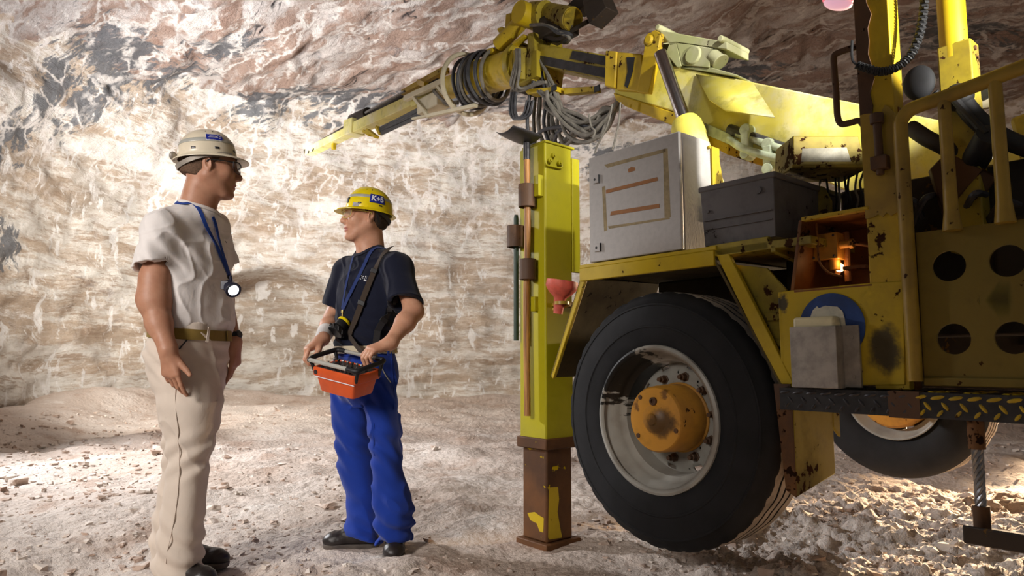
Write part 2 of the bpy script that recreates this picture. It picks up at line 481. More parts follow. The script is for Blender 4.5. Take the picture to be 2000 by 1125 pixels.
def build_rubble():
    rk = NT('rubble_salt')
    c = rk.mix(rk.ramp(rk.noise(scale=5, detail=3), .4, .62), srgb(230, 220, 210), srgb(190, 165, 148))
    c = rk.mix(rk.ramp(rk.noise(scale=23, detail=3), .55, .68, 0, .7), c, srgb(150, 124, 108))
    rk.p(Base_Color=c, Roughness=.85)
    rs = np.random.RandomState(5)
    N = 11000
    base = np.array([(-1,-1,-1),(1,-1,-1),(1,1,-1),(-1,1,-1),(-1,-1,1),(1,-1,1),(1,1,1),(-1,1,1)], float)
    faces = np.array([(0,3,2,1),(4,5,6,7),(0,1,5,4),(1,2,6,5),(2,3,7,6),(3,0,4,7)])
    Vs = []; Fs = []; k = 0
    while k < N:
        y = 1.7 + 11*rs.rand()**2.0; x = (rs.rand()*1.75 - .9)*y*1.0
        dens = .42 + 1.1*vnoise(np.array([[x*.8, y*.8, 3.]]))[0]
        if x < -.45*y: dens += .55
        if x > .35 and y < 4.2: dens += .75
        if rs.rand() > dens: continue
        if min(math.hypot(x-a, y-b) for a, b in STAND) < .27: continue
        s = (.003 + .009*rs.rand()**3 + (.02*rs.rand() if rs.rand() < .03 else 0))*(1 + .05*y)
        if x < -.45*y: s *= 1.35
        if wall_dist(np.array(x), np.array(y)) < .9: continue
        V = base * (1 + 1.3*(rs.rand(8, 3)-.5)) * np.array([1, .55 + .5*rs.rand(), .28 + .4*rs.rand()])
        th = rs.rand()*6.28; ct, st_ = math.cos(th), math.sin(th)
        tl = (rs.rand()-.5)*.9
        V = V @ np.array([[1,0,0],[0,math.cos(tl),-math.sin(tl)],[0,math.sin(tl),math.cos(tl)]]) @ np.array([[ct,-st_,0],[st_,ct,0],[0,0,1]])
        Vs.append(V*s + np.array([x, y, s*.25])); Fs.append(faces + 8*k); k += 1
    V = np.concatenate(Vs)
    cen = V.reshape(-1, 8, 3).mean(1)
    V = V.reshape(-1, 8, 3); V[..., 2] += floor_h(cen[:, 0], cen[:, 1])[:, None]; V = V.reshape(-1, 3)
    o = np_mesh('rubble', V, np.concatenate(Fs), rk.m, smooth=False)
    tag(o, 'loose chips of pale pink rock salt strewn over the mine floor', 'rubble', kind='stuff')

build_cave()
build_rubble()
# ================================================================== MATERIALS OF MADE THINGS
def paint(name, base, chip=.60, chipcol=srgb(58, 34, 16), dirt=.4, rough=.42, dirtcol=srgb(92, 78, 52), scale=1.0, metal=0.0, top=None):
    n = NT(name)
    big = n.noise(scale=3.2*scale, detail=5, rough=.62)
    sp = n.noise(scale=26*scale, detail=4, rough=.6)
    c = n.mix(n.ramp(big, .42, .72, 0, dirt), base, dirtcol)
    c = n.mix(n.ramp(n.noise(scale=9*scale, detail=5, rough=.7), .5, .75, 0, dirt*.8), c, tuple(q*.55 for q in base))
    ck = n.math('ADD', n.math('MULTIPLY', sp, .55), n.math('MULTIPLY', big, .45))
    m = n.ramp(ck, chip, chip + .025)
    c = n.mix(m, c, chipcol)
    n.p(Base_Color=c, Metallic=metal)
    n.set(n.b.inputs['Roughness'], n.math('ADD', n.ramp(big, .35, .7, rough, rough + .25), n.math('MULTIPLY', m, .3)))
    n.set(n.b.inputs['Specular IOR Level'], n.ramp(m, 0, 1, .45, .12))
    n.bump(n.math('ADD', n.math('MULTIPLY', m, -.6), n.math('MULTIPLY', n.noise(scale=60, detail=2), .15)), .25, .004)
    return n.m

def plain(name, col, rough=.5, metal=0.0, vary=.25, scale=12, bump=.15, spec=None, bscale=None, sheen=0):
    n = NT(name)
    v = n.noise(scale=scale, detail=5, rough=.65)
    c = n.mix(n.ramp(v, .35, .7), tuple(min(1, q*(1+vary)) for q in col), tuple(q*(1-vary) for q in col))
    n.p(Base_Color=c, Roughness=rough, Metallic=metal)
    if spec is not None: n.b.inputs['Specular IOR Level'].default_value = spec
    if sheen: n.b.inputs['Sheen Weight'].default_value = sheen
    if bump: n.bump(n.noise(scale=bscale or scale*3, detail=4), bump, .004)
    return n.m

def glow(name, col, e, base=None):
    n = NT(name); n.p(Base_Color=base or col, Roughness=.3)
    n.b.inputs['Emission Color'].default_value = (*col, 1); n.b.inputs['Emission Strength'].default_value = e
    return n.m

def cloth(name, col, weave=420, rough=.9, vary=.08, sheen=.15):
    n = NT(name)
    v = n.noise(scale=7, detail=4)
    c = n.mix(v, tuple(min(1, q*(1+vary)) for q in col), tuple(q*(1-vary) for q in col))
    n.p(Base_Color=c, Roughness=rough)
    n.b.inputs['Sheen Weight'].default_value = sheen
    n.b.inputs['Specular IOR Level'].default_value = .2
    q = n.mapping(n.vadd(n.co, n.noise(scale=5, color=True), .25), scale=(1, 1, .55), rot=(0, R(25), 0))
    n.bump(n.math('ADD', n.math('MULTIPLY', n.noise(scale=weave, detail=1), .06), n.noise(q, scale=13, detail=4, rough=.5)), .30, .012)
    return n.m

YEL = srgb(198, 168, 22)
M = {}
M['yellow'] = paint('yellow_enamel', YEL, .60, dirt=.35)
M['yellow_lime'] = paint('yellow_green_enamel', srgb(178, 168, 16), .665, dirt=.18, chipcol=srgb(70, 60, 20))
M['yellow_dirty'] = paint('yellow_enamel_grimy', srgb(166, 146, 40), .57, dirt=.75, dirtcol=srgb(70, 52, 34))
M['yellow_worn'] = paint('yellow_enamel_chipped', srgb(198, 164, 24), .585, dirt=.45)
M['yellow_dusty'] = paint('yellow_enamel_under_salt_dust', srgb(222, 208, 86), .66, dirt=.95, dirtcol=srgb(212, 206, 176), rough=.6)
M['yellow_pale'] = paint('yellow_enamel_caked_with_salt', srgb(224, 212, 130), .68, dirt=.95, dirtcol=srgb(226, 216, 190), rough=.65)
M['khaki'] = paint('dusty_khaki_paint', srgb(170, 172, 118), .65, dirt=.6, dirtcol=srgb(192, 186, 160), rough=.65)
M['pale_green'] = plain('pale_green_paint', srgb(186, 196, 168), .5)
M['ochre'] = paint('ochre_hub_paint', srgb(206, 146, 52), .60, chipcol=srgb(72, 48, 30), dirt=.7, dirtcol=srgb(140, 100, 56))
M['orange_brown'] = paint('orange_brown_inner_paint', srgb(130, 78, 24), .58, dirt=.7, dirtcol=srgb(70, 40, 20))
M['rust'] = paint('rusty_steel', srgb(86, 60, 40), .56, chipcol=srgb(44, 28, 18), dirt=.7, dirtcol=srgb(140, 96, 52), rough=.6)
M['rust_yellow'] = paint('rusty_steel_with_paint_left', srgb(112, 70, 30), .63, chipcol=srgb(196, 166, 20), dirt=.8, dirtcol=srgb(58, 36, 20), rough=.5, scale=.55)
M['brown_black'] = paint('blackened_steel', srgb(52, 42, 34), .6, chipcol=srgb(110, 84, 50), dirt=.5, dirtcol=srgb(30, 24, 20), rough=.55)
M['rail_paint'] = paint('olive_worn_rail_paint', srgb(170, 140, 52), .60, chipcol=srgb(60, 42, 28), dirt=.7, dirtcol=srgb(110, 84, 44), rough=.35)
M['gate_paint'] = paint('olive_gate_paint', srgb(122, 102, 30), .635, dirt=.45, dirtcol=srgb(116, 96, 46), rough=.55)
M['rubber'] = plain('tyre_rubber', srgb(25, 25, 27), .75, vary=.3, scale=7, spec=.35)
M['rubber_pale'] = plain('tyre_tread_pale', srgb(166, 156, 144), .85, vary=.3, scale=9)  # tread in a paler tone than the sidewall
M['rim_grey'] = paint('grey_rim_paint', srgb(160, 158, 150), .60, chipcol=srgb(24, 24, 24), dirt=.5, dirtcol=srgb(118, 110, 96), rough=.4)
M['cabinet_grey'] = plain('cabinet_grey_enamel', srgb(182, 177, 173), .45, vary=.05, scale=40, bump=.1)
M['cabinet_glue'] = plain('glue_residue', srgb(150, 132, 96), .7, vary=.2, scale=30)
M['tape_brown'] = plain('brown_tape', srgb(152, 98, 44), .6, vary=.1, scale=30)
M['steel_dark'] = plain('dark_steel', srgb(72, 70, 72), .4, metal=.7)
M['chrome'] = plain('chrome_rod', srgb(196, 190, 190), .18, metal=1.0, vary=.06)
M['steel'] = plain('bare_steel', srgb(150, 150, 152), .35, metal=.8)
M['bin_grey'] = paint('scuffed_grey_plastic', srgb(104, 99, 98), .60, chipcol=srgb(46, 40, 38), dirt=.9, dirtcol=srgb(62, 55, 52), rough=.55)
M['bin_side'] = M['bin_grey']
M['black'] = plain('black_plastic', srgb(24, 24, 26), .55)
M['black_soft'] = plain('black_rubber_cable', srgb(30, 29, 30), .55)
M['hose_grey'] = plain('dusty_grey_hose', srgb(112, 107, 98), .7, vary=.25, scale=20)
M['hose_dark'] = plain('dark_hydraulic_hose', srgb(58, 58, 62), .5, vary=.25, scale=20)
M['machine_dark'] = paint('grimy_machinery', srgb(48, 40, 32), .6, chipcol=srgb(100, 76, 40), dirt=.6, dirtcol=srgb(26, 22, 18), rough=.6)
M['wood'] = None
n_ = NT('ash_wood_handle')
g_ = n_.noise(n_.mapping(scale=(22, 22, 1.2)), scale=3, detail=5, rough=.6, dist=.4)
n_.p(Base_Color=n_.mix(n_.ramp(g_, .35, .65), srgb(196, 142, 76), srgb(132, 84, 42)), Roughness=.5); M['wood'] = n_.m
M['green_bar'] = plain('dark_green_steel', srgb(44, 62, 48), .5)
M['red_plastic'] = plain('faded_red_plastic', srgb(206, 92, 74), .55, vary=.2, scale=14)
M['cream_plastic'] = plain('cream_plastic', srgb(226, 214, 172), .5, vary=.06)
M['alu_dull'] = plain('dull_aluminium_sheet', srgb(164, 156, 146), .55, metal=.35, vary=.2, scale=16)
M['sign_blue'] = plain('blue_sign_enamel', srgb(32, 62, 122), .5)
M['sign_white'] = plain('white_sign_enamel', srgb(206, 200, 180), .55)
M['fender_under'] = paint('wheel_arch_grime', srgb(88, 76, 44), .60, chipcol=srgb(46, 36, 26), dirt=.9, dirtcol=srgb(56, 44, 30), rough=.8)
M['tread_black'] = plain('black_tread_plate', srgb(42, 40, 40), .45, vary=.4, scale=18)
M['lamp_warm'] = glow('warm_lamp_glass', (1, .62, .26), 6)
M['beacon_red'] = glow('red_lamp_glass', (1, .18, .26), .8, srgb(214, 60, 84))
M['beacon_white'] = glow('white_lamp_glass', (1, .55, .70), .55)
M['brown_guard'] = paint('brown_guard_paint', srgb(86, 56, 26), .60, dirt=.6, dirtcol=srgb(54, 38, 24))
# rim: grey enamel with black grease brushed over its upper left
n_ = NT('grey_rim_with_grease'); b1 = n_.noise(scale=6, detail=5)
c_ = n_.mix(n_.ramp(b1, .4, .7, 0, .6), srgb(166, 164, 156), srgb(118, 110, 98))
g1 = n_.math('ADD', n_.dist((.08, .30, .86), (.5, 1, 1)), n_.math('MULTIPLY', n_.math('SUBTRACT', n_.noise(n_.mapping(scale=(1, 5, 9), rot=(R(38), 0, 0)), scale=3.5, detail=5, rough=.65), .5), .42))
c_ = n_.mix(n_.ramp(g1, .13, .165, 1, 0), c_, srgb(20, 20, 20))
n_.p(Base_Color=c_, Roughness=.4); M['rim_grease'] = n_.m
M['canvas_drum'] = paint('yellow_drum_salt_dust', srgb(216, 186, 40), .64, dirt=.9, dirtcol=srgb(196, 188, 166), rough=.6)
M['bone'] = paint('bone_white_frame_paint', srgb(216, 206, 178), .66, dirt=.5, dirtcol=srgb(176, 164, 132), rough=.6)

def stained(name, src, spots):
    """the same paint with sooty stains rubbed onto it"""
    m = M[src].copy(); m.name = name; t = m.node_tree
    b = next(n for n in t.nodes if n.type == 'BSDF_PRINCIPLED'); co = next(n for n in t.nodes if n.type == 'TEX_COORD').outputs['Object']
    h = NT.__new__(NT); h.m, h.t, h.b, h.co = m, t, b, co
    c = b.inputs['Base Color'].links[0].from_socket
    nz = h.math('MULTIPLY', h.math('SUBTRACT', h.noise(scale=14, detail=5, rough=.65), .5), .09)
    for pt, sc, r, col, a in spots:
        c = h.mix(h.ramp(h.math('ADD', h.dist(pt, sc), nz), r*.55, r*1.2, a, 0), c, col)
    h.set(b.inputs['Base Color'], c)
    return m
_s1, _s2 = tv(1728, 680, 0), tv(1530, 590, 0)
M['yellow_soot'] = stained('yellow_enamel_with_soot', 'yellow', [(tuple(_s1), (.5, 1.1, .8), .062, srgb(38, 32, 24), .92), (tuple(_s2), (.5, 1.2, .8), .022, srgb(36, 34, 40), .9)])
M['ochre_hub'] = stained('ochre_hub_with_grease', 'ochre', [((-.01, .065, .655), (.5, .8, 1), .062, srgb(46, 32, 22), .85), ((-.01, .20, .72), (.5, 1, .8), .018, srgb(96, 58, 32), .8), ((-.01, .05, .78), (.5, 1, .8), .02, srgb(88, 56, 32), .8)])
# ================================================================== THE DRILLING RIG
def X(u, v, z): return Vector((v, u, z))

def beam(mb, a, b, w, h, up=(0, 0, 1), mi=None, w2=None, h2=None):
    """square bar between two points, w across and h along up"""
    a = Vector(a); b = Vector(b); d = (b - a).normalized(); up = Vector(up)
    s = d.cross(up).normalized(); t = s.cross(d).normalized()
    w2 = w if w2 is None else w2; h2 = h if h2 is None else h2
    vs = []
    for p, ww, hh in ((a, w, h), (b, w2, h2)):
        for i, j in ((-1, -1), (1, -1), (1, 1), (-1, 1)):
            vs.append(p + s*(i*ww/2) + t*(j*hh/2))
    mb.add(vs, [(0,3,2,1),(4,5,6,7),(0,1,5,4),(1,2,6,5),(2,3,7,6),(3,0,4,7)], mi)
    return mb

RIG = empty('drilling_rig', TO, TA)
tag(RIG, 'yellow truck-mounted drilling rig with raised boom and big black tyre', 'vehicle')

def part(name, mb, mat, parent=None, **k): return mb.build(name, mat, parent or RIG, **k)

def pieces(name, mb, mat, parent=None, **k):
    # every loose piece of the builder becomes a part of its own
    root = list(range(len(mb.v)))
    def find(i):
        while root[i] != i:
            root[i] = root[root[i]]; i = root[i]
        return i
    for f in mb.f:
        for i in f[1:]: root[find(i)] = find(f[0])
    groups = {}
    for f, m in zip(mb.f, mb.m): groups.setdefault(find(f[0]), []).append((f, m))
    out = None
    for fs in groups.values():
        q = MB(); used = sorted({i for f, _ in fs for i in f}); idx = {i: n for n, i in enumerate(used)}
        q.v = [mb.v[i] for i in used]; q.f = [tuple(idx[i] for i in f) for f, _ in fs]; q.m = [m for _, m in fs]
        out = part(name, q, mat, parent, **k)
    return out

# ---- wheels
def wheel(org, flip):
    s = -1 if flip else 1
    ax = Vector((s, 0, 0)); org = Vector(org)
    prof = [(.296,.030),(.305,.012),(.322,.002),(.345,-.004),(.385,-.010),(.388,-.013),(.394,-.013),(.397,-.010),(.440,-.008),(.478,.000),(.481,-.003),(.488,-.002),(.491,.004),(.512,.018),(.528,.032),(.537,.048),
            (.540,.060),(.540,.102),(.528,.104),(.528,.114),(.540,.116),(.540,.152),(.528,.154),(.528,.164),(.540,.166),(.540,.202),(.528,.204),(.528,.214),(.540,.216),(.540,.258),
            (.530,.275),(.500,.297),(.45,.312),(.38,.31),(.33,.30),(.296,.28)]
    n = 144; mb = MB(); vs = []; fs = []; mi = []
    up = Vector((0,0,1)); e2 = ax.cross(up)
    for j, (r, h) in enumerate(prof):
        for k in range(n):
            a = 2*math.pi*k/n; hh = h; rr = r
            if 17 <= j <= 28: hh = h + .007*(abs((k % 6) - 3) - 1.5)/1.5
            if 13 <= j <= 16 and k % 4 == 0: rr = r - .006
            vs.append(org + ax*hh + (up*math.cos(a) + e2*math.sin(a))*rr)
    for j in range(len(prof)-1):
        for k in range(n):
            l = (k+1) % n
            fs.append((j*n+k, j*n+l, (j+1)*n+l, (j+1)*n+k))
            tread = 16 <= j <= 28 and abs(prof[j][0]-.54) < .002 and abs(prof[j+1][0]-.54) < .002
            mi.append(1 if tread else 0)
    me = MB(); me.add(vs, fs); me.m = mi
    rim = MB()
    rim.lathe([(.286,.004),(.300,-.004),(.308,.000),(.310,.010),(.300,.022),(.292,.030),(.284,.052),(.276,.060),(.270,.085),(.262,.098),(.248,.112),(.243,.150),(.238,.205),(.238,.26),(.262,.275),(.285,.30),(.298,.31)], org, ax, 72)
    rim.f = [f for f in rim.f if len(f) == 4]; rim.m = [0]*len(rim.f)
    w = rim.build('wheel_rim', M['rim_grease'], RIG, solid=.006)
    # disc with its ring of hand holes
    d = MB(); n2 = 120; rings = [(.242,.196),(.234,.196),(.214,.188),(.196,.182),(.150,.182),(.100,.184)]
    vs = []; fs = []
    for r, h in rings:
        for k in range(n2):
            a = 2*math.pi*k/n2; vs.append(org + ax*h + (up*math.cos(a) + e2*math.sin(a))*r)
    for j in range(len(rings)-1):
        for k in range(n2):
            if j == 1 and 3 <= k % 12 <= 6: continue
            l = (k+1) % n2; fs.append((j*n2+k, j*n2+l, (j+1)*n2+l, (j+1)*n2+k))
    d.add(vs, fs); d.build('wheel_disc', M['rim_grey'], w, solid=.012)
    me.build('tyre', [M['rubber'], M['rubber_pale']], w, angle=30)
    h = MB()
    h.lathe([(.152,.19),(.150,.17),(.143,.165),(.143,.10),(.140,.095),(.140,.045),(.137,.040),(.137,.012),(.130,.002),(.060,-.002),(.048,-.012),(.026,-.018),(.022,-.024),(0,-.025)], org, ax, 64)
    hb = h.build('hub_cap', M['ochre_hub'], w)
    b = MB(); c = org + up*.075 + e2*(.0)
    b.lathe([(.017,.01),(.017,-.012),(.009,-.013),(.009,-.004),(0,-.003)], c, ax, 16)
    for aa in (110, 230, 320): 
        p = org + (up*math.cos(R(aa)) + e2*math.sin(R(aa)))*.115
        b.lathe([(.010,.01),(.010,-.003),(0,-.004)], p, ax, 10)
    pieces('grease_plug', b, M['rust'], w)
    nut = None
    for k in range(10):
        a = 2*math.pi*(k+.3)/10; p = org + (up*math.cos(a) + e2*math.sin(a))*.178
        if nut is None:
            q = MB(); q.lathe([(.021,.186),(.021,.172),(.0155,.170),(.0150,.146),(.010,.143),(.010,.128),(0,.126)], (0,0,0), ax, 6 if not flip else 6)
            nut = q.build('lug_nut', M['rust'], w); o = nut
        else:
            o = nut.copy(); COL.objects.link(o)
        o.location = p; o.rotation_euler = (a, 0, 0)
    return w

WC = X(.105, .0, .667)
wheel(WC, False)
wheel(X(.105, 2.72, .70), True)
b = MB(); b.cyl(X(.105, .22, .667), X(.105, 2.5, .69), .065, n=20)
b.lathe([(.0,0),(.13,0),(.20,.03),(.215,.06),(.215,.17)], X(.105, 2.36, .69), (1,0,0), 40)
part('axle', b, M['ochre'])

# ---- chassis
b = MB()
for v in (.75, 1.55):
    b.box(X(-1.9, v, .80), X(.72, v+.09, 1.04))
for u in (-1.5, -.55, .55):
    b.box(X(u, .8, .84), X(u+.08, 1.6, 1.0))
part('chassis_frame', b, M['machine_dark'], bevel=.006)

# ---- wheel arch: bent sheet with a lip along its outer edge
def arch_pts(v):
    return [tv(1075, 735, 0), tv(1135, 537, 0), tv(1397, 507, 0), tv(1527, 750, 0)]
A = [Vector((0, p.y, p.z)) for p in arch_pts(0)]
A[1].z = A[2].z = 1.313
b = MB()
for i in range(3):
    p, q = A[i], A[i+1]
    d = (q-p).normalized(); nn = Vector((0, -d.z, d.y))
    if nn.z < 0 and i == 1: nn = -nn
    b.prism([p, q, q + nn*.010, p + nn*.010], (.58, 0, 0))
part('wheel_arch', b, M['fender_under'])
b = MB()
b.box(Vector((-.012, A[2].y, 1.285)), Vector((.012, A[1].y, 1.345)))
b.box(Vector((-.010, A[2].y-.01, 1.345)), Vector((.36, A[1].y+.0, 1.362)))
b.prism([A[0], A[1], A[1] + Vector((0,-.030,-.01)), A[0] + Vector((0,-.018,-.012))], (.02, 0, 0))
b.prism([A[2] + Vector((0,.004,.03)), A[3] + Vector((0, 0.01, 0)), A[3] + Vector((0,-.045, .0)), A[2] + Vector((0,-.05,.03))], (.022, 0, 0))
part('arch_edge', b, M['yellow'], bevel=.003)
b = MB(); b.prism([X(-.475, .05, .80), X(-.475, .05, 1.17), X(-.40, .05, 1.26), X(-.25, .05, 1.29), X(-.47, .05, .84)], (.012, 0, 0))
b.prism([X(-.472, .036, 1.09), X(-.385, .036, 1.09), X(-.40, .036, 1.06), X(-.472, .036, 1.06)], (.014, 0, 0)); b.prism([X(-.472, .036, .99), X(-.425, .036, .99), X(-.44, .036, .965), X(-.472, .036, .965)], (.014, 0, 0))
part('inner_arch_panel', b, M['yellow_dirty'], bevel=.004)

# ---- electrical cabinet
c0, c1, z0, z1 = -.055, .462, 1.364, 1.872
b = MB(); b.box(X(c0, .022, z0), X(c1, .225, z1))
cab = part('electrical_cabinet', b, M['cabinet_grey'], bevel=.006)
b = MB(); b.box(X(c0-.002, -.004, z0+.004), X(c1, .016, z1-.002)); part('cabinet_door', b, M['cabinet_grey'], cab, bevel=.005)
b = MB()
def on_door(x, y): p = tv(x, y, -.004); return p
def strip(mb, pts, th=.002):
    mb.prism([tv(x, y, -.004) for x, y in pts], (-th, 0, 0))
strip(b, [(1184,371),(1284,346),(1285,353),(1184,378)]); strip(b, [(1194,413),(1288,398),(1288,406),(1192,421)]); strip(b, [(1227,331),(1233,326),(1240,327),(1241,333),(1228,337)])
pieces('tape_strip', b, M['tape_brown'], cab)
b = MB()
for q in ([(1180,322),(1300,290),(1300,297),(1186,328)], [(1295,291),(1304,290),(1310,424),(1298,425)], [(1187,442),(1308,424),(1308,428),(1190,447)], [(1176,365),(1182,363),(1186,450),(1180,452)]):
    strip(b, q, .0006)
pieces('glue_frame', b, M['cabinet_glue'], cab)
for y in (351, 484):
    p = tv(1165 if y == 351 else 1168, y, -.004); b = MB()
    b.box(p + Vector((-.008, -.018, -.018)), p + Vector((0, .018, .018)))
    b.cyl(p + Vector((-.010, .004, 0)), p + Vector((-.008, .004, 0)), .006, n=12, mi=1)
    b.box(p + Vector((-.010, -.022, -.02)), p + Vector((0, -.018, .02)), mi=1)
    part('door_latch', b, [M['cabinet_grey'], M['black']], cab, bevel=.0015)
b = MB(); b.box(X(c0-.004, .232, 1.50), X(c0+.30, .29, 1.852))
b.prism([X(c0-.003, .29, 1.50), X(c0-.003, .29, 1.80), X(c0-.003, .36, 1.52)], (0, .02, 0))
b.lathe([(.008,0),(.008,-.012),(0,-.013)], X(c0-.002, .205, 1.84), (0,1,0), 8)
part('cabinet_bracket', b, M['yellow'], bevel=.002)

# ---- tray under the storage bin
b = MB()
b.prism([tv(1384,480,0), tv(1500,461,0), tv(1500,487,0), tv(1405,500,0)], (.03,0,0))
b.box(X(-.60, .0, 1.322), X(-.15, .62, 1.352))
b.prism([X(-.465,.0,1.335), X(-.465,.62,1.335), X(-.465,.62,1.30), X(-.465,.2,1.28), X(-.465,0,1.31)], (0,.02,0))
part('bin_tray', b, M['yellow_dirty'], bevel=.003)
b = MB(); b.box(X(-.40,.30,1.02), X(-.34,.55,1.32)); b.box(X(-.44,.42,1.0), X(.40,.70,1.30))
part('deck_block', b, M['machine_dark'], bevel=.01)

# ---- slanted junction box over the bin
b = MB()
j0 = tv(1553, 262, .20); xd = Vector((math.cos(TA), -math.sin(TA), 0)); yd = Vector((math.sin(TA), math.cos(TA), 0))
def J(a, d, z): return j0 + xd*a + yd*d + Vector((0, 0, z))
b.add([J(-.012,0,-.125), J(.27,0,-.125), J(.27,.2,-.125), J(-.012,.2,-.125), J(0,.02,0), J(.26,.02,0), J(.26,.2,0), J(0,.2,0)], [(0,3,2,1),(4,5,6,7),(0,1,5,4),(1,2,6,5),(2,3,7,6),(3,0,4,7)])
jb = part('junction_box', b, M['yellow_dirty'], bevel=.004)
b = MB(); b.add([J(-.025,-.02,-.140), J(.275,-.02,-.140), J(.275,.2,-.140), J(-.025,.2,-.140), J(-.025,-.02,-.128), J(.275,-.02,-.128), J(.275,.2,-.128), J(-.025,.2,-.128)], [(0,3,2,1),(4,5,6,7),(0,1,5,4),(1,2,6,5),(2,3,7,6),(3,0,4,7)])
part('box_rim', b, M['yellow_dirty'], jb, bevel=.002)
b = MB(); b.add([J(.02,.0035,-.110), J(.215,.0035,-.110), J(.205,.012,-.05), J(.03,.012,-.055)], [(0,1,2,3)])
part('worn_label', b, M['sign_white'], jb, solid=.003)
# dark slab added below it so the gap behind the cables fills dark
b = MB(); b.box(X(-1.2, .55, 1.0), X(-.46, .62, 1.62)); part('dark_backing', b, M['machine_dark'], bevel=.01)
rs = random.Random(3)
for k in range(9):
    x = 1600 + k*11 + rs.random()*6; b = MB()
    pts = [tv(x + 5*rs.random(), 335, .48), tv(x - 4 + 10*rs.random(), 360 + rs.random()*10, .42), tv(x + 6, 390, .42), tv(x + 14*rs.random() - 6, 414, .46)]
    b.tube(bez(pts, 6), .0045, n=7); part('cable', b, M['black_soft'] if k % 3 else M['hose_grey'])
b = MB(); b.prism([tv(1590,362,.35), tv(1606,364,.35), tv(1621,392,.35), tv(1621,420,.35), tv(1594,420,.35)], (.02,0,0)); part('bracket_plate', b, M['yellow_dirty'])

# ---- step housing: panel, niche with its lamp, corner post
b = MB()
b.prism([tv(1525,570,0), tv(1552,566,0), tv(1706,552,0), tv(1765,548,0), tv(1768,752,0), tv(1533,755,0)], (.02,0,0))
b.prism([tv(1525,570,0), tv(1533,755,0), tv(1533,755,0)+Vector((0,.012,0)), tv(1525,570,0)+Vector((0,.012,0))], (.34,0,0))
part('step_housing', b, M['yellow_soot'], bevel=.003)
b = MB()
tl, tr, bl, br = tv(1566,430,0), tv(1697,408,0), tv(1550,567,0), tv(1704,553,0)
dd = Vector((.34, 0, 0))
b.prism([tl, tr, tr+Vector((0,0,.010)), tl+Vector((0,0,.010))], dd)
b.prism([tl, bl, bl+Vector((0,.012,0)), tl+Vector((0,.012,0))], dd)
b.prism([bl, br, br+Vector((0,0,-.01)), bl+Vector((0,0,-.01))], dd)
b.prism([tl+dd, tr+dd, br+dd, bl+dd], (.01,0,0))
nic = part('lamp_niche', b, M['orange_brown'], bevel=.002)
b = MB(); b.prism([tl+Vector((-.004,0,-.004)), tr+Vector((-.004,0,-.002)), tr+Vector((-.004,0,.010)), tl+Vector((-.004,0,.010))], (.03,0,0)); part('niche_edge', b, M['yellow_worn'], nic, bevel=.002)
b = MB(); p = tv(1613, 482, .14)
b.box(p+Vector((-.025,-.052,-.050)), p+Vector((.035,.045,.045))); 
for sy in (-.04,.034):
    for sz in (-.04,.034): b.cyl(p+Vector((-.029,sy,sz)), p+Vector((-.025,sy,sz)), .005, n=8, mi=1)
b.cyl(p+Vector((-.030,.006,0)), p+Vector((-.025,.006,0)), .020, n=20)
b.cyl(p+Vector((.0,-.052,-.0)), p+Vector((.0,-.085,-.0)), .014, n=14); b.cyl(p+Vector((.0,-.085,0)), p+Vector((.0,-.10,0)), .018, n=6)
b.cyl(p+Vector((.0,-.03,-.05)), p+Vector((.0,-.03,-.09)), .018, n=16)
part('switch_box', b, [M['ochre'], M['steel_dark']], nic, bevel=.003)
b = MB(); b.tube(bez([p+Vector((0,-.10,0)), p+Vector((0,-.16,-.02)), tv(1700,500,.14)], 8), .006, n=8)
b.tube(bez([tv(1594,436,.06), tv(1597,470,.05), tv(1600,510,.05), tv(1618,532,.06), tv(1645,540,.08)], 8), .004, n=7)
part('lamp_cable', b, M['orange_brown'], nic)
lp = tv(1640, 523, .16); b = MB(); b.ball(lp, .016, nu=16, nv=10); part('signal_lamp', b, M['lamp_warm'], nic)
b = MB(); b.lathe([(.028,.03),(.030,-.006),(.027,-.008),(.024,.028)], lp + Vector((0,.012,0)), (0,1,0.2), 18); b.cyl(lp+Vector((.02,-.02,-.05)), lp+Vector((.02,-.02,.13)), .012, n=10)
b.box(tv(1646,527,.12), tv(1703,523,.17)+Vector((0,0,.008)))
part('lamp_holder', b, M['orange_brown'], nic)
d = bpy.data.lights.new('signal_lamp_light', 'POINT'); d.energy = .16; d.color = (1, .55, .22); d.shadow_soft_size = .018
lo = bpy.data.objects.new('signal_lamp_light', d); COL.objects.link(lo); lo.location = rig_world(lp + Vector((-.03,-.02,.012)))
# corner post
pt = MB(); u0, u1 = -.787, -.893
pt.box(X(u1, .003, .822), X(u0, .085, 2.75))
post = part('corner_post', pt, M['yellow_worn'], bevel=.004)
b = MB(); b.box(X(u1-.003, .030, .822), X(u1+.0, .085, 1.74)); part('rust_band', b, M['orange_brown'], post)
rs = random.Random(8); L_, R_ = [], []
for k in range(26):
    z = 1.62 + k*.045; L_.append(X(u0+.0012, -.0012, z)); R_.append(X(u0 - .034 - .012*rs.random() - (.014 if k % 5 == 0 else 0), -.0012, z))
b = MB(); b.prism(L_ + R_[::-1], (.004,0,0)); part('bare_rust', b, M['rust'], post)
L_, R_ = [], []
for k in range(9):
    u = u0 + (u1-u0)*k/8; L_.append(X(u, -.0015, 1.375 + .016*rs.random())); R_.append(X(u, -.0015, 1.70 + .05*rs.random()))
b = MB(); b.prism(L_ + R_[::-1], (.004,0,0)); part('worn_paint', b, M['rail_paint'], post)
b = MB()
gp = [tv(1688,88,.03), tv(1668,93,.03), tv(1640,102,.03), tv(1629,110,.03), tv(1629,130,.03), tv(1633,180,.03), tv(1636,228,.03), tv(1644,242,.03), tv(1660,240,.03), tv(1678,236,.03), tv(1688,246,.03)]
b.tube(bez(gp, 5), .011, n=12); part('grab_handle', b, M['rust'], post)
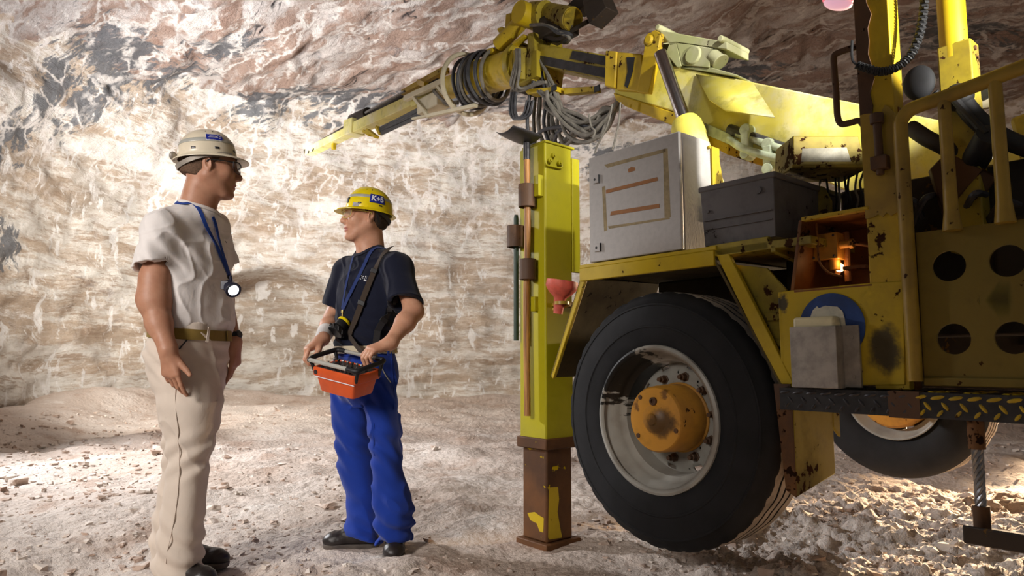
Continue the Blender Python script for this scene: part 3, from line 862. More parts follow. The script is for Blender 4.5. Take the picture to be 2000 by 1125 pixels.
b = MB(); p0, p1 = tv(1712,222,-.02), tv(1719,330,-.02)
b.cyl(p0, p0+Vector((0,0,-.035)), .021, n=16); b.cyl(p0+Vector((0,0,-.03)), p1, .013, n=14)
b.cbox(p1+Vector((.01,0,.02)), (.05,.05,.045)); b.cyl(p1, p1+Vector((0,0,-.02)), .012, n=12)
part('drop_bolt', b, M['rust'], post, bevel=.003)
b = MB(); cc = [tv(1664,80,-.03), tv(1664,110,-.04), tv(1670,124,-.05), tv(1695,134,-.06), tv(1720,140,-.06), tv(1750,132,-.03), tv(1778,108,.0), tv(1795,70,.03), tv(1802,35,.05), tv(1806,-10,.06), tv(1808,-60,.06)]
axis = bez(cc, 40); hel = []
for i, q in enumerate(axis):
    if i < 90: hel.append(q); continue
    t = (axis[min(i+1, len(axis)-1)] - axis[i-1]).normalized(); s1 = t.cross(Vector((1,0,.2))).normalized(); s2 = t.cross(s1)
    a = i*1.15; hel.append(q + (s1*math.cos(a) + s2*math.sin(a))*.011)
b.tube(hel, .0042, n=6); part('coiled_cord', b, M['black_soft'], post)
b = MB(); q = tv(1637, 4, .05); rr = Matrix.Rotation(R(20), 3, 'X')
b.ball(q + Vector((0,0,.012)), (.05,.055,.03), rot=rr, nu=20, nv=8); 
bc = part('red_lamp', b, M['beacon_red'], post)
b = MB(); b.ball(q + Vector((-.002,-.0,-.006)), (.046,.05,.022), rot=rr, nu=20, nv=8); part('lamp_glass', b, M['beacon_white'], bc)
# number plate-like rib on the panel, mandatory-sign disc, bracket and canister holder
b = MB(); ce = tv(1624, 638, -.002); rad = .114
b.prism([ce + Vector((0, rad*math.cos(a)*.98, rad*math.sin(a))) for a in [2*math.pi*k/48 for k in range(48)]], (-.002,0,0))
sg = part('round_sign', b, M['sign_blue'])
b = MB(); pts = [(1588,606),(1596,598),(1600,602),(1612,597),(1622,598),(1636,599),(1646,608),(1650,622),(1652,636),(1584,636),(1580,628)]
b.prism([tv(x, y, -.0045) for x, y in pts], (-.002,0,0)); part('sign_picture', b, M['sign_white'], sg)
b = MB(); h0, h1 = tv(1559,640,0), tv(1654,752,0)
b.box(Vector((-.062, h1.y, .826)), Vector((-.058, h0.y, 1.028))); b.box(Vector((-.06, h0.y-.003, .826)), Vector((.0, h0.y, 1.028))); b.box(Vector((-.06, h1.y, .826)), Vector((0, h1.y+.003, 1.028)))
b.box(Vector((-.062, h1.y, .822)), Vector((0, h0.y, .828)))
hd = part('canister_holder', b, M['alu_dull'], bevel=.002)
b = MB(); b.box(Vector((-.012, h1.y-.052, .826)), Vector((-.0, h0.y+.006, 1.03)))
for z in (.86,.99):
    b.cyl(Vector((-.015,h1.y-.03,z)), Vector((-.010,h1.y-.03,z)), .006, n=10)
part('holder_backplate', b, M['alu_dull'], hd)

# ---- step of tread plate, with its hanging lower step
b = MB(); s0, s1, za, zb = -.478, -1.95, .742, .818
b.box(X(s1, -.035, za), X(s0, .34, zb))
def lozenge(mb, c, L, W, ang, face):
    d = Vector((0, math.cos(ang), math.sin(ang))); w = Vector((0, -math.sin(ang), math.cos(ang)))
    if face == 'top': d = Vector((math.sin(ang), math.cos(ang), 0)); w = Vector((math.cos(ang), -math.sin(ang), 0))
    nn = Vector((-1,0,0)) if face == 'front' else Vector((0,0,1))
    ring = [c + d*L*math.cos(a) + w*W*math.sin(a) for a in [k*math.pi/4 for k in range(8)]]
    topv = [c + (p-c)*.5 + nn*.0035 for p in ring]
    mb.add(ring + topv, [tuple(range(8,16))] + [(i,(i+1)%8,8+(i+1)%8,8+i) for i in range(8)])
k = 0; u = s0 - .02
while u > s1 + .02:
    yel = u < -.93
    mi = 2 if yel else 1
    b.mi = mi
    lozenge(b, X(u, -.035, zb-.014), .020, .006, R(-12), 'front'); lozenge(b, X(u-.02, -.035, zb-.040), .016, .0055, R(52), 'front'); lozenge(b, X(u-.005, -.035, za+.016), .013, .005, R(-50), 'front')
    for v in (0, .045, .09, .135): lozenge(b, X(u - (.02 if k % 2 else 0), v, zb), .018, .006, R(45 if (k + int(v*30)) % 2 else -45), 'top')
    u -= .048; k += 1
st = part('tread_step', b, [M['tread_black'], M['steel_dark'], M['yellow_worn']])
b = MB(); b.box(X(-.93,-.038,za-.004), X(-.84,.0,zb+.002)); part('rust_patch', b, M['rust'], st)
# hanging step: two wire ropes and a tread
def rope(u, v):
    b = MB(); top = X(u, v, .745)
    b.cyl(top, top + Vector((0,0,-.085)), .022, n=16); b.cyl(X(u,v,.50), X(u,v,.425), .022, n=16)
    pieces('rope_socket', b, M['rust'])
    b = MB()
    for s in range(6):
        pts = []
        for i in range(26):
            a = s*math.pi/3 + i*.36; pts.append(X(u + .0095*math.cos(a), v + .0095*math.sin(a), .665 - i*.0067))
        b.tube(pts, .0062, n=6)
    part('wire_rope', b, M['steel'])
rope(-1.062, .0); rope(-1.62, .0)
b = MB(); b.box(X(-1.68,-.06,.405), X(-1.03,.05,.432)); b.box(X(-1.68,-.065,.40), X(-1.03,-.055,.45)); part('hanging_step', b, M['brown_black'], bevel=.005)

# ---- mud flap plate behind the wheel
f0 = tv(1545, 770, 0); f1 = tu(1557, 971, f0.y); f2 = tu(1632, 925, f0.y); 
b = MB(); b.prism([Vector((f1.x, f0.y, .80)), Vector((f1.x, f0.y, f1.z)), Vector((f2.x, f0.y, f2.z)), Vector((f2.x, f0.y, .80))], (0, .012, 0))
b.prism([Vector((.36, f0.y-.002, .80)), Vector((.36, f0.y-.002, .62)), Vector((f2.x, f0.y-.002, .66)), Vector((f2.x, f0.y-.002, .80))], (0, .012, 0))
mf = part('mudguard_plate', b, M['yellow_dirty'], bevel=.003)
b = MB(); g0 = tv(1512, 752, 0)
b.prism([Vector((-.004, g0.y, .83)), Vector((-.004, f0.y, .83)), Vector((f1.x-.01, f0.y, f1.z)), Vector((f1.x-.01, f0.y+.035, f1.z+.02))], (.010, 0, 0))
part('mudguard_edge', b, M['rust'], mf)

# ---- gate beside the step: panel with round holes, bent top rail
def holed(mb, us, zs, v, holes, th):
    n = 40
    for (ua, ub) in zip(us[:-1], us[1:]):
        for (za_, zb_) in zip(zs[:-1], zs[1:]):
            hs = [h for h in holes if ua > h[0] > ub and za_ < h[1] < zb_]
            if not hs:
                mb.box(X(ub, v, za_), X(ua, v+th, zb_)); continue
            hu, hz, r = hs[0]; ring = []; out = []
            for k in range(n):
                a = 2*math.pi*(k+.5)/n; c, s = math.cos(a), math.sin(a)
                ring.append((hu + r*c, hz + r*s))
                t = min(((ua-hu)/c if c > 0 else (ub-hu)/c) if abs(c) > 1e-6 else 9, ((zb_-hz)/s if s > 0 else (za_-hz)/s) if abs(s) > 1e-6 else 9)
                out.append((hu + t*c, hz + t*s))
            vs = [X(p[0], v, p[1]) for p in ring+out] + [X(p[0], v+th, p[1]) for p in ring+out]; fs = []
            for k in range(n):
                l = (k+1) % n
                fs += [(k, l, n+l, n+k), (2*n+k, 3*n+k, 3*n+l, 2*n+l), (k, 2*n+k, 2*n+l, l), (n+k, n+l, 3*n+l, 3*n+k)]
            mb.add(vs, fs)
            for k in range(n):
                p, q = out[k], out[(k+1) % n]
                if abs(p[0]-q[0]) > 1e-6 and abs(p[1]-q[1]) > 1e-6:
                    px = min((abs(p[0]-e), e) for e in (ua, ub)); qx = min((abs(q[0]-e), e) for e in (ua, ub))
                    pz = min((abs(p[1]-e), e) for e in (za_, zb_)); qz = min((abs(q[1]-e), e) for e in (za_, zb_))
                    cn = (px[1], qz[1]) if px[0] < 1e-6 and qz[0] < 1e-6 else (qx[1], pz[1])
                    mb.prism([X(p[0], v, p[1]), X(cn[0], v, cn[1]), X(q[0], v, q[1])], (th,0,0))
gz0, gz1 = .842, 1.312
h = [tv(1850,520,0), tv(1962,506,0), tv(1866,662,0), tv(1985,657,0)]
hu0 = (h[0].y + h[2].y)/2; hu1 = (h[1].y + h[3].y)/2; du = hu1 - hu0
us = [-.935, hu0 - .0 + du*.5 - du, hu0 + du*.5, hu1 + du*.5, hu1 + du*1.5, hu1 + du*2.5]
us = [-.935] + [hu0 + du*(.5 + k) for k in range(4)]
zm = (h[0].z + h[2].z)/2
holes = [(hu0 + du*k, (h[0].z if r_ else h[2].z), .046) for k in range(4) for r_ in (0, 1)]
b = MB(); holed(b, us, [gz0, zm, gz1], -.002, holes, .012)
gate = part('gate_panel', b, M['gate_paint'])
b = MB()
rail = [tv(1800,745,-.02), tv(1786,640,-.02), tv(1768,400,-.02), tv(1758,262,-.02), tv(1760,236,-.02), tv(1776,216,-.02), tv(1800,205,-.02), tv(1860,184,-.02), tv(2000,130,-.02), tv(2160,68,-.02)]
for q in rail[:4]: q.y = rail[0].y*0 - .916
b.tube(bez(rail, 8), .0215, n=16); part('gate_rail', b, M['rail_paint'], gate)
for (xt, yt, xb, yb) in ((1843,188,1860,444), (1940,155,1966,428)):
    t_, b_ = tv(xt, yt, -.02), tv(xb, yb, -.02); uu = (t_.y + b_.y)/2; b = MB()
    pts = [X(uu, -.02, b_.z-.01), X(uu, -.02, b_.z+.05), X(uu, -.02, b_.z+.12), X(uu, -.02, t_.z+.01)]
    b.tube(pts, [.027, .020, .0185, .0175], n=14); part('gate_bar', b, M['rail_paint'], gate)
b = MB(); b.box(X(-1.9,-.012,gz0-.004), X(-.935,.018,gz0+.022)); part('gate_sill', b, M['gate_paint'], gate, bevel=.004)

# ---- second post with its round mast
vv = .50; b = MB(); p = tv(1870, 90, vv)
b.box(Vector((vv-.045, p.y-.055, 1.30)), Vector((vv+.045, p.y+.055, p.z)))
po = part('mast_socket', b, M['yellow_dirty'], bevel=.006)
b = MB(); b.cyl(Vector((vv, p.y+.012, p.z-.05)), Vector((vv, p.y+.012, 3.3)), .046, n=28); part('mast', b, M['yellow'], po)
b = MB(); q = Vector((vv-.01, p.y-.056, p.z-.03)); b.cyl(q, q+Vector((0,-.006,0)), .009, n=12); b.cyl(q+Vector((0.02,0,-.03)), q+Vector((.02,-.006,-.03)), .006, n=12); part('bolt', b, M['rust'], po)
# mirror
b = MB(); q = tv(1795, 162, .42); b.ball(q, (.030,.055,.066), nu=28, nv=18); b.cyl(q+Vector((.0,-.05,-.05)), q+Vector((.10,-.12,-.18)), .012, n=10)
part('mirror', b, M['rubber'])

# ---- machinery half seen behind the gate
b = MB(); b.box(X(-1.95,.75,.95), X(-.95,1.5,1.55)); b.box(X(-1.5,.5,1.1), X(-1.0,.75,1.42)); part('engine_fill', b, M['machine_dark'], bevel=.02)  # dark box added to fill the space behind the gate with dark
b = MB(); q = [tv(1816,330,.45), tv(1850,296,.45), tv(1918,332,.45), tv(1870,384,.45), tv(1846,424,.45)]
b.prism(q, (.04, .02, 0)); b.prism([q[2], tv(1948,345,.5), tv(1905,405,.5), tv(1872,440,.5), q[4], q[3]], (.06,.02,0)); part('belt_guard', b, M['brown_guard'], bevel=.004)
b = MB(); b.tube(bez([tv(1868,182,.45), tv(1905,230,.45), tv(1960,270,.5), tv(2040,300,.55)], 8), .034, n=16); b.ball(tv(1872,190,.44), .05, nu=18, nv=12); b.tube([tv(1860,190,.4), tv(1925,262,.4)], .014, n=10); b.cyl(tv(1935,262,.40), tv(1900,320,.5), .045, n=20)
part('exhaust_pipe', b, M['black_soft'])
b = MB(); b.tube(bez([tv(1780,250,.5), tv(1810,270,.46), tv(1840,285,.45), tv(1880,310,.5)], 6), .03, n=12); part('filter_pipe', b, M['machine_dark'])
b = MB(); q = tv(1922,185,.55); b.box(q+Vector((0,-.02,-.05)), q+Vector((.02,.03,.05))); b.cyl(q+Vector((-.02,0,.0)), q+Vector((.02,0,0)), .022, n=14, mi=1); part('lamp_bracket', b, [M['bone'], M['black']])
for k, (x0, y0, x1, y1) in enumerate(((1770,400,1800,425),(1780,440,1830,380),(1880,420,1925,380),(1930,430,1990,400))):
    b = MB(); b.tube(bez([tv(x0,y0,.5), tv((x0+x1)/2, (y0+y1)/2-20,.42), tv(x1,y1,.5)], 8), .012, n=9); part('hose', b, M['hose_dark'])

# ---- boom
b = MB(); b.box(X(-1.62, .86, 1.02), X(-1.02, 1.30, 1.62)); b.prism([X(-1.55, .84, 1.5), X(-1.05, .84, 1.5), X(-1.0, .84, 1.86), X(-1.22, .84, 1.9)], (.48,0,0)); part('boom_pedestal', b, M['yellow_dirty'], bevel=.015)
BV = .90
def PB(pts, v=BV): return [tv(x, y, v) for x, y in pts]
b = MB()
# deep lower beam, tapering to the collar; carried on behind the post to its foot
up_l, up_r = tv(1312,128,BV), tv(1700,207,BV)
lo_l, lo_r = tv(1200,184,BV), tv(1560,330,BV)
dirU = (up_r-up_l).normalized(); dirL = (lo_r - tv(1330,222,BV)).normalized()
b.prism([tv(1200,108,BV), tv(1262,112,BV), up_l, up_r, up_r + dirU*.75, lo_r + dirL*.55, lo_r, tv(1424,278,BV), tv(1330,222,BV), lo_l], (.36,0,0))
bm_ = part('boom', b, M['yellow_dusty'], bevel=.008)
b = MB(); b.prism([tv(1197,181,BV-.012), tv(1330,224,BV-.012), tv(1424,282,BV-.012), tv(1420,302,BV-.012), tv(1330,252,BV-.012), tv(1222,208,BV-.012), tv(1203,196,BV-.012)], (.38,0,0)); part('boom_keel', b, M['yellow_worn'], bm_, bevel=.006)
b = MB(); b.prism([tv(1376,240,BV-.03), tv(1427,262,BV-.03), tv(1424,282,BV-.03), tv(1376,262,BV-.03)], (.03,0,0)); part('pipe_guard', b, M['pale_green'], bm_, bevel=.003)
b = MB(); b.prism([tv(1182,98,BV-.04), tv(1204,100,BV-.04), tv(1200,172,BV-.04), tv(1180,168,BV-.04)], (.44,0,0)); b.prism([tv(1206,101,BV-.03), tv(1252,105,BV-.03), tv(1262,180,BV-.03), tv(1204,176,BV-.03)], (.42,0,0))
part('boom_collar', b, M['yellow_worn'], bm_, bevel=.008)
b = MB(); b.prism([tv(1224,112,BV-.031), tv(1240,112,BV-.031), tv(1236,140,BV-.031), tv(1226,172,BV-.031), tv(1220,168,BV-.031), tv(1226,140,BV-.031)], (-.003,0,0)); part('black_patch', b, M['black'], bm_)
# trunnion head over the collar
b = MB(); b.prism([tv(1244,180,BV-.06), tv(1262,70,BV-.06), tv(1278,58,BV-.06), tv(1290,64,BV-.06), tv(1284,105,BV-.06), tv(1266,182,BV-.06)], (.04,0,0))
b.lathe([(0,-.015),(.025,-.015),(.028,0),(.045,0),(.045,.05)], tv(1268,78,BV-.06), (1,0,0), 24); part('trunnion_plate', b, M['yellow_worn'], bm_, bevel=.004)
b = MB()
ring_o = [(1284,60),(1330,68),(1420,80),(1420,97),(1395,97),(1384,130),(1310,128),(1300,105)]
b.prism(PB([(1284,58),(1420,82),(1420,97),(1322,82),(1308,84)], BV-.02), (.22,0,0))
b.prism(PB([(1308,84),(1322,83),(1331,128),(1322,132),(1300,104)], BV-.02), (.06,0,0))
b.prism(PB([(1322,82),(1392,94),(1384,132),(1331,127)], BV-.02), (.05,0,0))
b.prism(PB([(1284,58),(1420,82),(1420,97),(1392,96),(1384,132),(1300,128)], BV+.15), (.05,0,0))
b.lathe([(.0,-.012),(.05,-.012),(.055,0),(.055,.03)], tv(1354,108,BV-.02), (1,0,0), 28)
for x, y in ((1290,56),(1412,78)): b.lathe([(.0,-.03),(.018,-.03),(.02,0),(.02,.24)], tv(x, y, BV-.02), (1,0,0), 16)
part('boom_bracket', b, M['khaki'], bm_, bevel=.005)
b = MB(); b.cyl(tv(1395,108,BV+.02), tv(1408,122,BV+.02), .05, n=20); b.cyl(tv(1290,92,BV+.02), tv(1300,100,BV+.25), .05, n=20); b.prism(PB([(1384,130),(1440,146),(1438,150),(1330,132)], BV-.01), (.38,0,0)); part('pivot_lug', b, M['khaki'], bm_, bevel=.004)
# guard plate standing out from the side
g = [tv(1359,146,BV-.005), tv(1471,163,BV-.005), tv(1513,229,BV-.16), tv(1417,216,BV-.16), tv(1385,195,BV-.12)]
b = MB(); b.add(g, [(0,1,2,3,4)]); gp_ = b.build('guard_plate', M['yellow_dusty'], bm_, solid=.008)
# hydraulic pipes along the keel
b = MB()
b.tube(bez([tv(1424,272,BV-.04), tv(1452,290,BV-.07), tv(1500,305,BV-.07), tv(1560,318,BV-.07)], 8), .021, n=12); b.tube(bez([tv(1440,262,BV-.03), tv(1500,282,BV-.05), tv(1560,303,BV-.05)], 8), .019, n=12)
pieces('hydraulic_pipe', b, M['pale_green'], bm_)
b = MB(); 
for x, y in ((1460,255),(1503,283)):
    q = tv(x, y, BV-.04); b.cyl(q+Vector((-.03,0,0)), q+Vector((.03,0,0)), .032, n=18); b.cbox(q+Vector((-.01,0,-.07)), (.05,.045,.12)); b.cyl(q+Vector((-.04,0,-.13)), q+Vector((.03,0,-.13)), .030, n=16)
part('pipe_clamp', b, M['pale_green'], bm_, bevel=.005)
b = MB(); b.tube(bez([tv(1425,252,BV-.02), tv(1480,272,BV-.03), tv(1560,300,BV-.02)], 6), .028, n=10); part('hose', b, M['hose_dark'], bm_)
# telescope
b = MB()
a0, a1 = tv(1040,104,BV+.06), tv(1192,133,BV+.06)
beam(b, a0 + Vector((.10,0,0)), a1 + Vector((.10,0,0)), .22, (tv(1042,76,BV).z - tv(1042,118,BV).z)*.92, mi=0)
te = part('telescope_beam', b, M['yellow_dirty'], bm_, bevel=.006)
b = MB(); zz = (tv(1042,76,BV).z - tv(1042,118,BV).z)*.46
beam(b, a0 + Vector((-.013,0,-zz*.55)), a1 + Vector((-.013,0,-zz*.55)), .004, zz*.8); beam(b, a0.lerp(a1,.55) + Vector((-.0135,0,zz*.55)), a1 + Vector((-.0135,0,zz*.55)), .003, zz*.75); pieces('bare_band', b, M['steel_dark'], bm_)
# lift cylinder
cv = BV-.12; t_, m_, k_ = tv(1290,104,cv), tv(1338,238,cv), tv(1375,300,cv)
b = MB(); b.cyl(t_, m_, .038, n=28); rod = part('cylinder_rod', b, M['chrome'])
dd_ = (m_-t_).normalized(); b = MB(); b.lathe([(.0,-.01),(.07,-.01),(.088,.03),(.090,.10),(.084,.11),(.084,.9),(0,.9)], m_, dd_, 32)
part('lift_cylinder', b, M['yellow_dusty'])

# ---- drilling head and feed
HV = 1.02
b = MB(); b.prism(PB([(1030,66),(1042,62),(1046,112),(1040,156),(1024,158),(1030,110)], HV-.10), (.30,0,0)); hd_ = part('head_plate', b, M['yellow_dirty'], bevel=.006)
fa, fb = tv(1006,132,HV), tv(900,164,HV); fd = (fb-fa).normalized()
b = MB(); b.lathe([(.0,-.12),(.13,-.12),(.16,-.08),(.165,-.02),(.15,0),(.15,.03),(.145,.05),(.145,.46),(.155,.47),(.155,.50),(.10,.52),(.10,.9),(0,.9)], fa, fd, 40); part('rotary_drum', b, M['canvas_drum'], hd_)
b = MB(); b.lathe([(.172,-.10),(.176,-.08),(.176,-.05),(.16,-.04)], fa, fd, 40); b.cyl(tv(1018,100,HV-.1), tv(1018,160,HV-.1), .06, n=20); b.cbox(tv(1050,140,HV), (.22,.22,.20)); part('slew_flange', b, M['yellow_dirty'], hd_)
b = MB(); q0, q1 = tv(1030,30,HV-.06), tv(975,88,HV-.06); b.cyl(q0, q1, .062, n=26); b.cyl(q1, q1 + (q1-q0).normalized()*.09, .022, n=14, mi=1)
b.lathe([(0,-.09),(.085,-.09),(.09,-.07),(.09,.10),(0,.10)], q0, (1,0,0), 26)
part('tilt_cylinder', b, [M['yellow'], M['chrome']], hd_)
b = MB(); b.prism(PB([(988,28),(997,25),(997,50),(986,52)], HV-.08), (.06,0,0)); b.prism(PB([(950,96),(962,92),(962,104),(951,108)], HV-.1), (.08,0,0)); b.prism(PB([(999,84),(1022,66),(1025,70),(1002,88)], HV-.12), (.05,0,0)); b.prism(PB([(970,56),(980,52),(986,58),(974,64)], HV-.1), (.1,0,0)); pieces('head_lug', b, M['yellow'], hd_, bevel=.003)
b = MB(); q0, q1 = tv(1064,26,HV+.05), tv(1118,37,HV-.02); b.cyl(q0, q1, .083, n=28); b.lathe([(.0,0),(.072,0),(.078,.012),(.078,-.012)], q1, (q1-q0), 28, mi=1); b.cyl(tv(1040,30,HV), tv(1066,28,HV), .1, n=24); part('swing_cylinder', b, [M['yellow_dirty'], M['yellow']], hd_)
b = MB(); b.prism(PB([(1137,-30),(1165,-30),(1184,14),(1151,47),(1140,20)], HV-.05), (.13,0,0)); b.prism(PB([(1100,18),(1137,-20),(1150,6),(1120,24)], HV), (.12,0,0)); part('roof_jack_plate', b, M['brown_black'], hd_, bevel=.005)
b = MB(); b.tube([tv(1116,60,HV), tv(1148,42,HV)], .016, n=10); b.tube(bez([tv(1060,70,HV-.02), tv(1090,78,HV), tv(1110,62,HV), tv(1118,40,HV)], 6), .02, n=10); part('link_rod', b, M['brown_black'], hd_)
b = MB(); b.cbox(tv(1085,56,HV+.05), (.2,.3,.16)); b.cbox(tv(1045,160,HV+.05), (.2,.2,.16)); pieces('valve_block', b, M['brown_black'], hd_, bevel=.01)
b = MB(); b.prism(PB([(1022,174),(1074,170),(1078,166),(1086,168),(1086,178),(1030,184)], HV-.1), (.10,0,0)); b.prism(PB([(1100,172),(1162,168),(1162,178),(1102,184)], HV-.06), (.06,0,0)); pieces('hose_bracket', b, M['yellow'], hd_, bevel=.003)
b = MB(); b.cbox(tv(1082,172,HV-.105), (.01,.05,.04)); b.cbox(tv(1166,173,HV-.07), (.01,.05,.04)); pieces('bracket_end', b, M['black'], hd_)

# feed: hoop, ladder frame, beam, drill steel
FV = 1.06
hc = tv(912,165,FV); hp = []
e1 = (Vector((0,0,1)) - fd*fd.z).normalized(); e2 = fd.cross(e1)
for k in range(40):
    a = 2*math.pi*k/40; hp.append(hc + (e1*math.cos(a) + e2*math.sin(a))*.255)
b = MB(); b.tube(hp, .021, n=12, closed=True); feed = part('hose_hoop', b, M['bone'])
b = MB()
for (x0,y0,x1,y1,w,h_) in ((792,193,868,158,.05,.05),(806,187,838,228,.035,.03),(855,168,888,208,.035,.03),(838,226,930,206,.04,.03),(838,226,806,232,.03,.02)):
    beam(b, tv(x0,y0,FV-.12), tv(x1,y1,FV-.12), w, h_)
part('ladder_frame', b, M['bone'], feed, bevel=.004)
b = MB(); beam(b, tv(604,297,FV), tv(692,253,FV), .11, .088); beam(b, tv(690,254,FV), tv(822,193,FV), .12, .115); beam(b, tv(684,253,FV), tv(700,247,FV), .17, .17); beam(b, tv(815,197,FV), tv(860,178,FV), .14, .15)
fbm_ = part('feed_beam', b, M['yellow_pale'], feed, bevel=.006)
b = MB()
for x, y in ((601,299),(610,294),(683,252)): beam(b, tv(x,y+1,FV-.062), tv(x+2,y-4,FV-.062), .006, .02)
pieces('beam_slot', b, M['black'], feed)
b = MB(); beam(b, tv(789,182,FV+.02), tv(872,136,FV+.02), .07, .055); beam(b, tv(818,160,FV), tv(832,166,FV-.05), .04, .05); part('upper_rail', b, M['yellow_worn'], feed, bevel=.003)
b = MB(); b.tube([tv(598,296,FV+.1), tv(700,236,FV+.06), tv(860,152,FV+.06)], .035, n=12); b.cyl(tv(690,235,FV+.03), tv(720,222,FV+.03), .07, n=16); part('drill_steel', b, M['brown_black'], feed)
b = MB(); b.tube([tv(714,220,FV-.05), tv(790,178,FV-.05)], .012, n=10); part('guide_rod', b, M['steel'], feed)
b = MB()
for x0,y0,x1,y1 in ((718,254,736,268),(712,256,724,264),(737,248,744,262)): beam(b, tv(x0,y0,FV-.05), tv(x1,y1,FV-.05), .05, .03)
b.cbox(tv(652,286,FV), (.04,.05,.07)); pieces('steel_guide', b, M['yellow'], feed, bevel=.002)
b = MB(); b.cbox(tv(846,203,FV-.04), (.14,.34,.14)); part('feed_gearbox', b, M['bone'], feed, bevel=.01)

# hoses: coils round the drum
rs = random.Random(21)
for k in range(8):
    c = fa + fd*(.24 + .052*k); pts = []
    rad = .178 + .012*(k % 3); ph = rs.random()*2
    for i in range(30):
        a = 2*math.pi*i/29*.97 + ph
        pts.append(c + (e1*math.cos(a)*rad + e2*math.sin(a)*rad) + fd*(.03*math.sin(a*1.0 + k) ) - Vector((0,0,.02*(1-math.cos(a)))))
    b = MB(); b.tube(pts, .0155, n=9); part('coiled_hose', b, M['hose_dark'] if k % 4 else M['hose_grey'], hd_)
def hose(pts, r, mat, par=None, v=None, n=8):
    b = MB(); b.tube(bez(pts, n), r, n=8); return part('hose', b, mat, par)
# hoses hanging in a loom from the head and looping back to the boom
for k in range(24):
    j = rs.random
    x0 = 1034 + 46*j(); v0 = HV - .12 + .2*j()
    if k % 3 == 0:
        xb = 1030 + 7*(k//3) + 8*j()
        hose([tv(1046 + 22*j(), 112 + 10*j(), v0), tv(xb + 4, 190, v0), tv(xb + 2*j(), 240 + 8*j(), v0), tv(xb + 6 + 14*j(), 282 + 8*j(), v0+.05), tv(xb + 30 + 16*j(), 262 - 8*j(), v0), tv(1120 + 20*j(), 232 + 16*j(), v0), tv(1170 + 10*j(), 252 - 20*j(), v0), tv(1204 + 6*j(), 200, v0)], .0135, M['hose_grey'] if k % 4 else M['hose_dark'])
    else:
        sag = 236 + 44*j(); xm = 1110 + 40*j()
        hose([tv(1050 + 36*j(), 178, v0), tv(1060 + 34*j(), 200 + 10*j(), v0), tv(xm - 20, sag - 18, v0), tv(xm + 20, sag, v0), tv(1176 + 10*j(), sag - 26, v0), tv(1198 + 10*j(), 212, v0), tv(1206 + 8*j(), 190, v0)], .0135 if k % 3 else .016, M['hose_grey'] if k % 5 else M['hose_dark'])
for k in range(6):
    j = rs.random; x0 = 1002 + 16*j()
    hose([tv(1008 + 8*j(), 96, HV-.18), tv(x0, 135, HV-.2), tv(x0 - 8 + 5*j(), 168, HV-.2), tv(1000 + 30*j(), 172 + 6*j(), HV-.16), tv(1050 + 20*j(), 160, HV-.14)], .011, M['hose_grey'])
for k in range(3):
    j = rs.random
    hose([tv(1000 + 4*k, 178, HV-.1), tv(996 + 5*k, 214, HV-.1), tv(1004 + 5*k, 232, HV-.1), tv(1022 + 6*k, 224, HV-.1), tv(1030 + 6*k, 196, HV-.1)], .011, M['hose_dark'])
for k in range(5):
    j = rs.random
    hose([tv(1036, 48 + 4*j(), HV-.12), tv(1060 + 10*j(), 44 + 8*j(), HV-.16), tv(1090, 58 + 8*j(), HV-.14), tv(1112 + 6*j(), 66 + 10*j(), HV-.1), tv(1100 + 10*j(), 84, HV)], .010, M['hose_grey'] if k % 2 else M['hose_dark'])
for x0, y0, x1, y1 in ((1196,215,1162,300),(1212,212,1196,292),(1150,235,1158,270)):
    hose([tv(x0, y0-12, HV-.2), tv((x0*2+x1)/3+2, (y0*2+y1)/3, HV-.2), tv(x1+4, y1-14, HV-.2), tv(x1, y1, HV-.2)], .006, M['hose_grey'])
for k in range(6):
    j = rs.random
    hose([tv(738 + 8*j(), 262 - 4*k*.6, FV-.05), tv(775, 246 - 3*k + 4*j(), FV-.06), tv(815, 226 - 3*k + 4*j(), FV-.06), tv(840 + 8*j(), 212 - 4*k*.6, FV-.02)], .014, M['hose_dark'], feed)
for k in range(6):
    j = rs.random
    hose([tv(846 + 6*j(), 176 + 4*j(), FV-.1), tv(858 + 8*j(), 190 + 5*j(), FV-.16), tv(872 + 8*j(), 200 + 6*j(), FV-.12), tv(895, 196 + 8*j(), FV-.1)], .010, M['hose_grey'], feed)

# ---- stabiliser leg
lu0, lu1, lv0, lv1 = .786, .986, .012, .205
b = MB(); b.box(X(lu0, lv0, .50), X(lu1, lv1, 2.035)); leg = part('stabiliser_leg', b, M['yellow_lime'], bevel=.008)
b = MB(); b.box(X(lu0-.012, lv0-.012, .47), X(lu1+.012, lv1+.012, .525)); part('leg_collar', b, M['rust_yellow'], leg, bevel=.006)
b = MB(); b.box(X(lu0+.008, lv0+.008, .02), X(lu1-.012, lv1-.008, .49)); part('leg_ram', b, M['rust_yellow'], leg, bevel=.010)
rs = random.Random(5)
for pts, pl_ in (([(1073,952),(1090,951),(1092,975),(1089,1000),(1094,1030),(1098,1050),(1071,1054),(1072,1000)], 'u'), ([(1030,1002),(1044,1000),(1052,1006),(1062,1012),(1061,1040),(1054,1038),(1048,1022),(1036,1016)], 'v')):
    b = MB()
    if pl_ == 'u': b.prism([tu(x, y, lu0+.0070) for x, y in pts], (0,.003,0))
    else: b.prism([tv(x, y, lv0+.0070) for x, y in pts], (.003,0,0))
    part('paint_patch', b, M['yellow'], leg)
b = MB(); b.box(X(lu0-.015, lv0-.015, -.035), X(lu1+.015, lv1+.03, .02)); part('foot_plate', b, M['rust_yellow'], leg, bevel=.005)
b = MB(); b.box(X(lu0-.006, lv1, 1.37), X(lu0+.010, lv1+.055, 1.985)); part('leg_flange', b, M['yellow_lime'], leg, bevel=.004)
b = MB(); b.box(X(lu0-.005, lv0, 2.033), X(lu1-.02, lv1+.02, 2.046)); part('leg_cap', b, M['yellow_lime'], leg, bevel=.003)
b = MB()
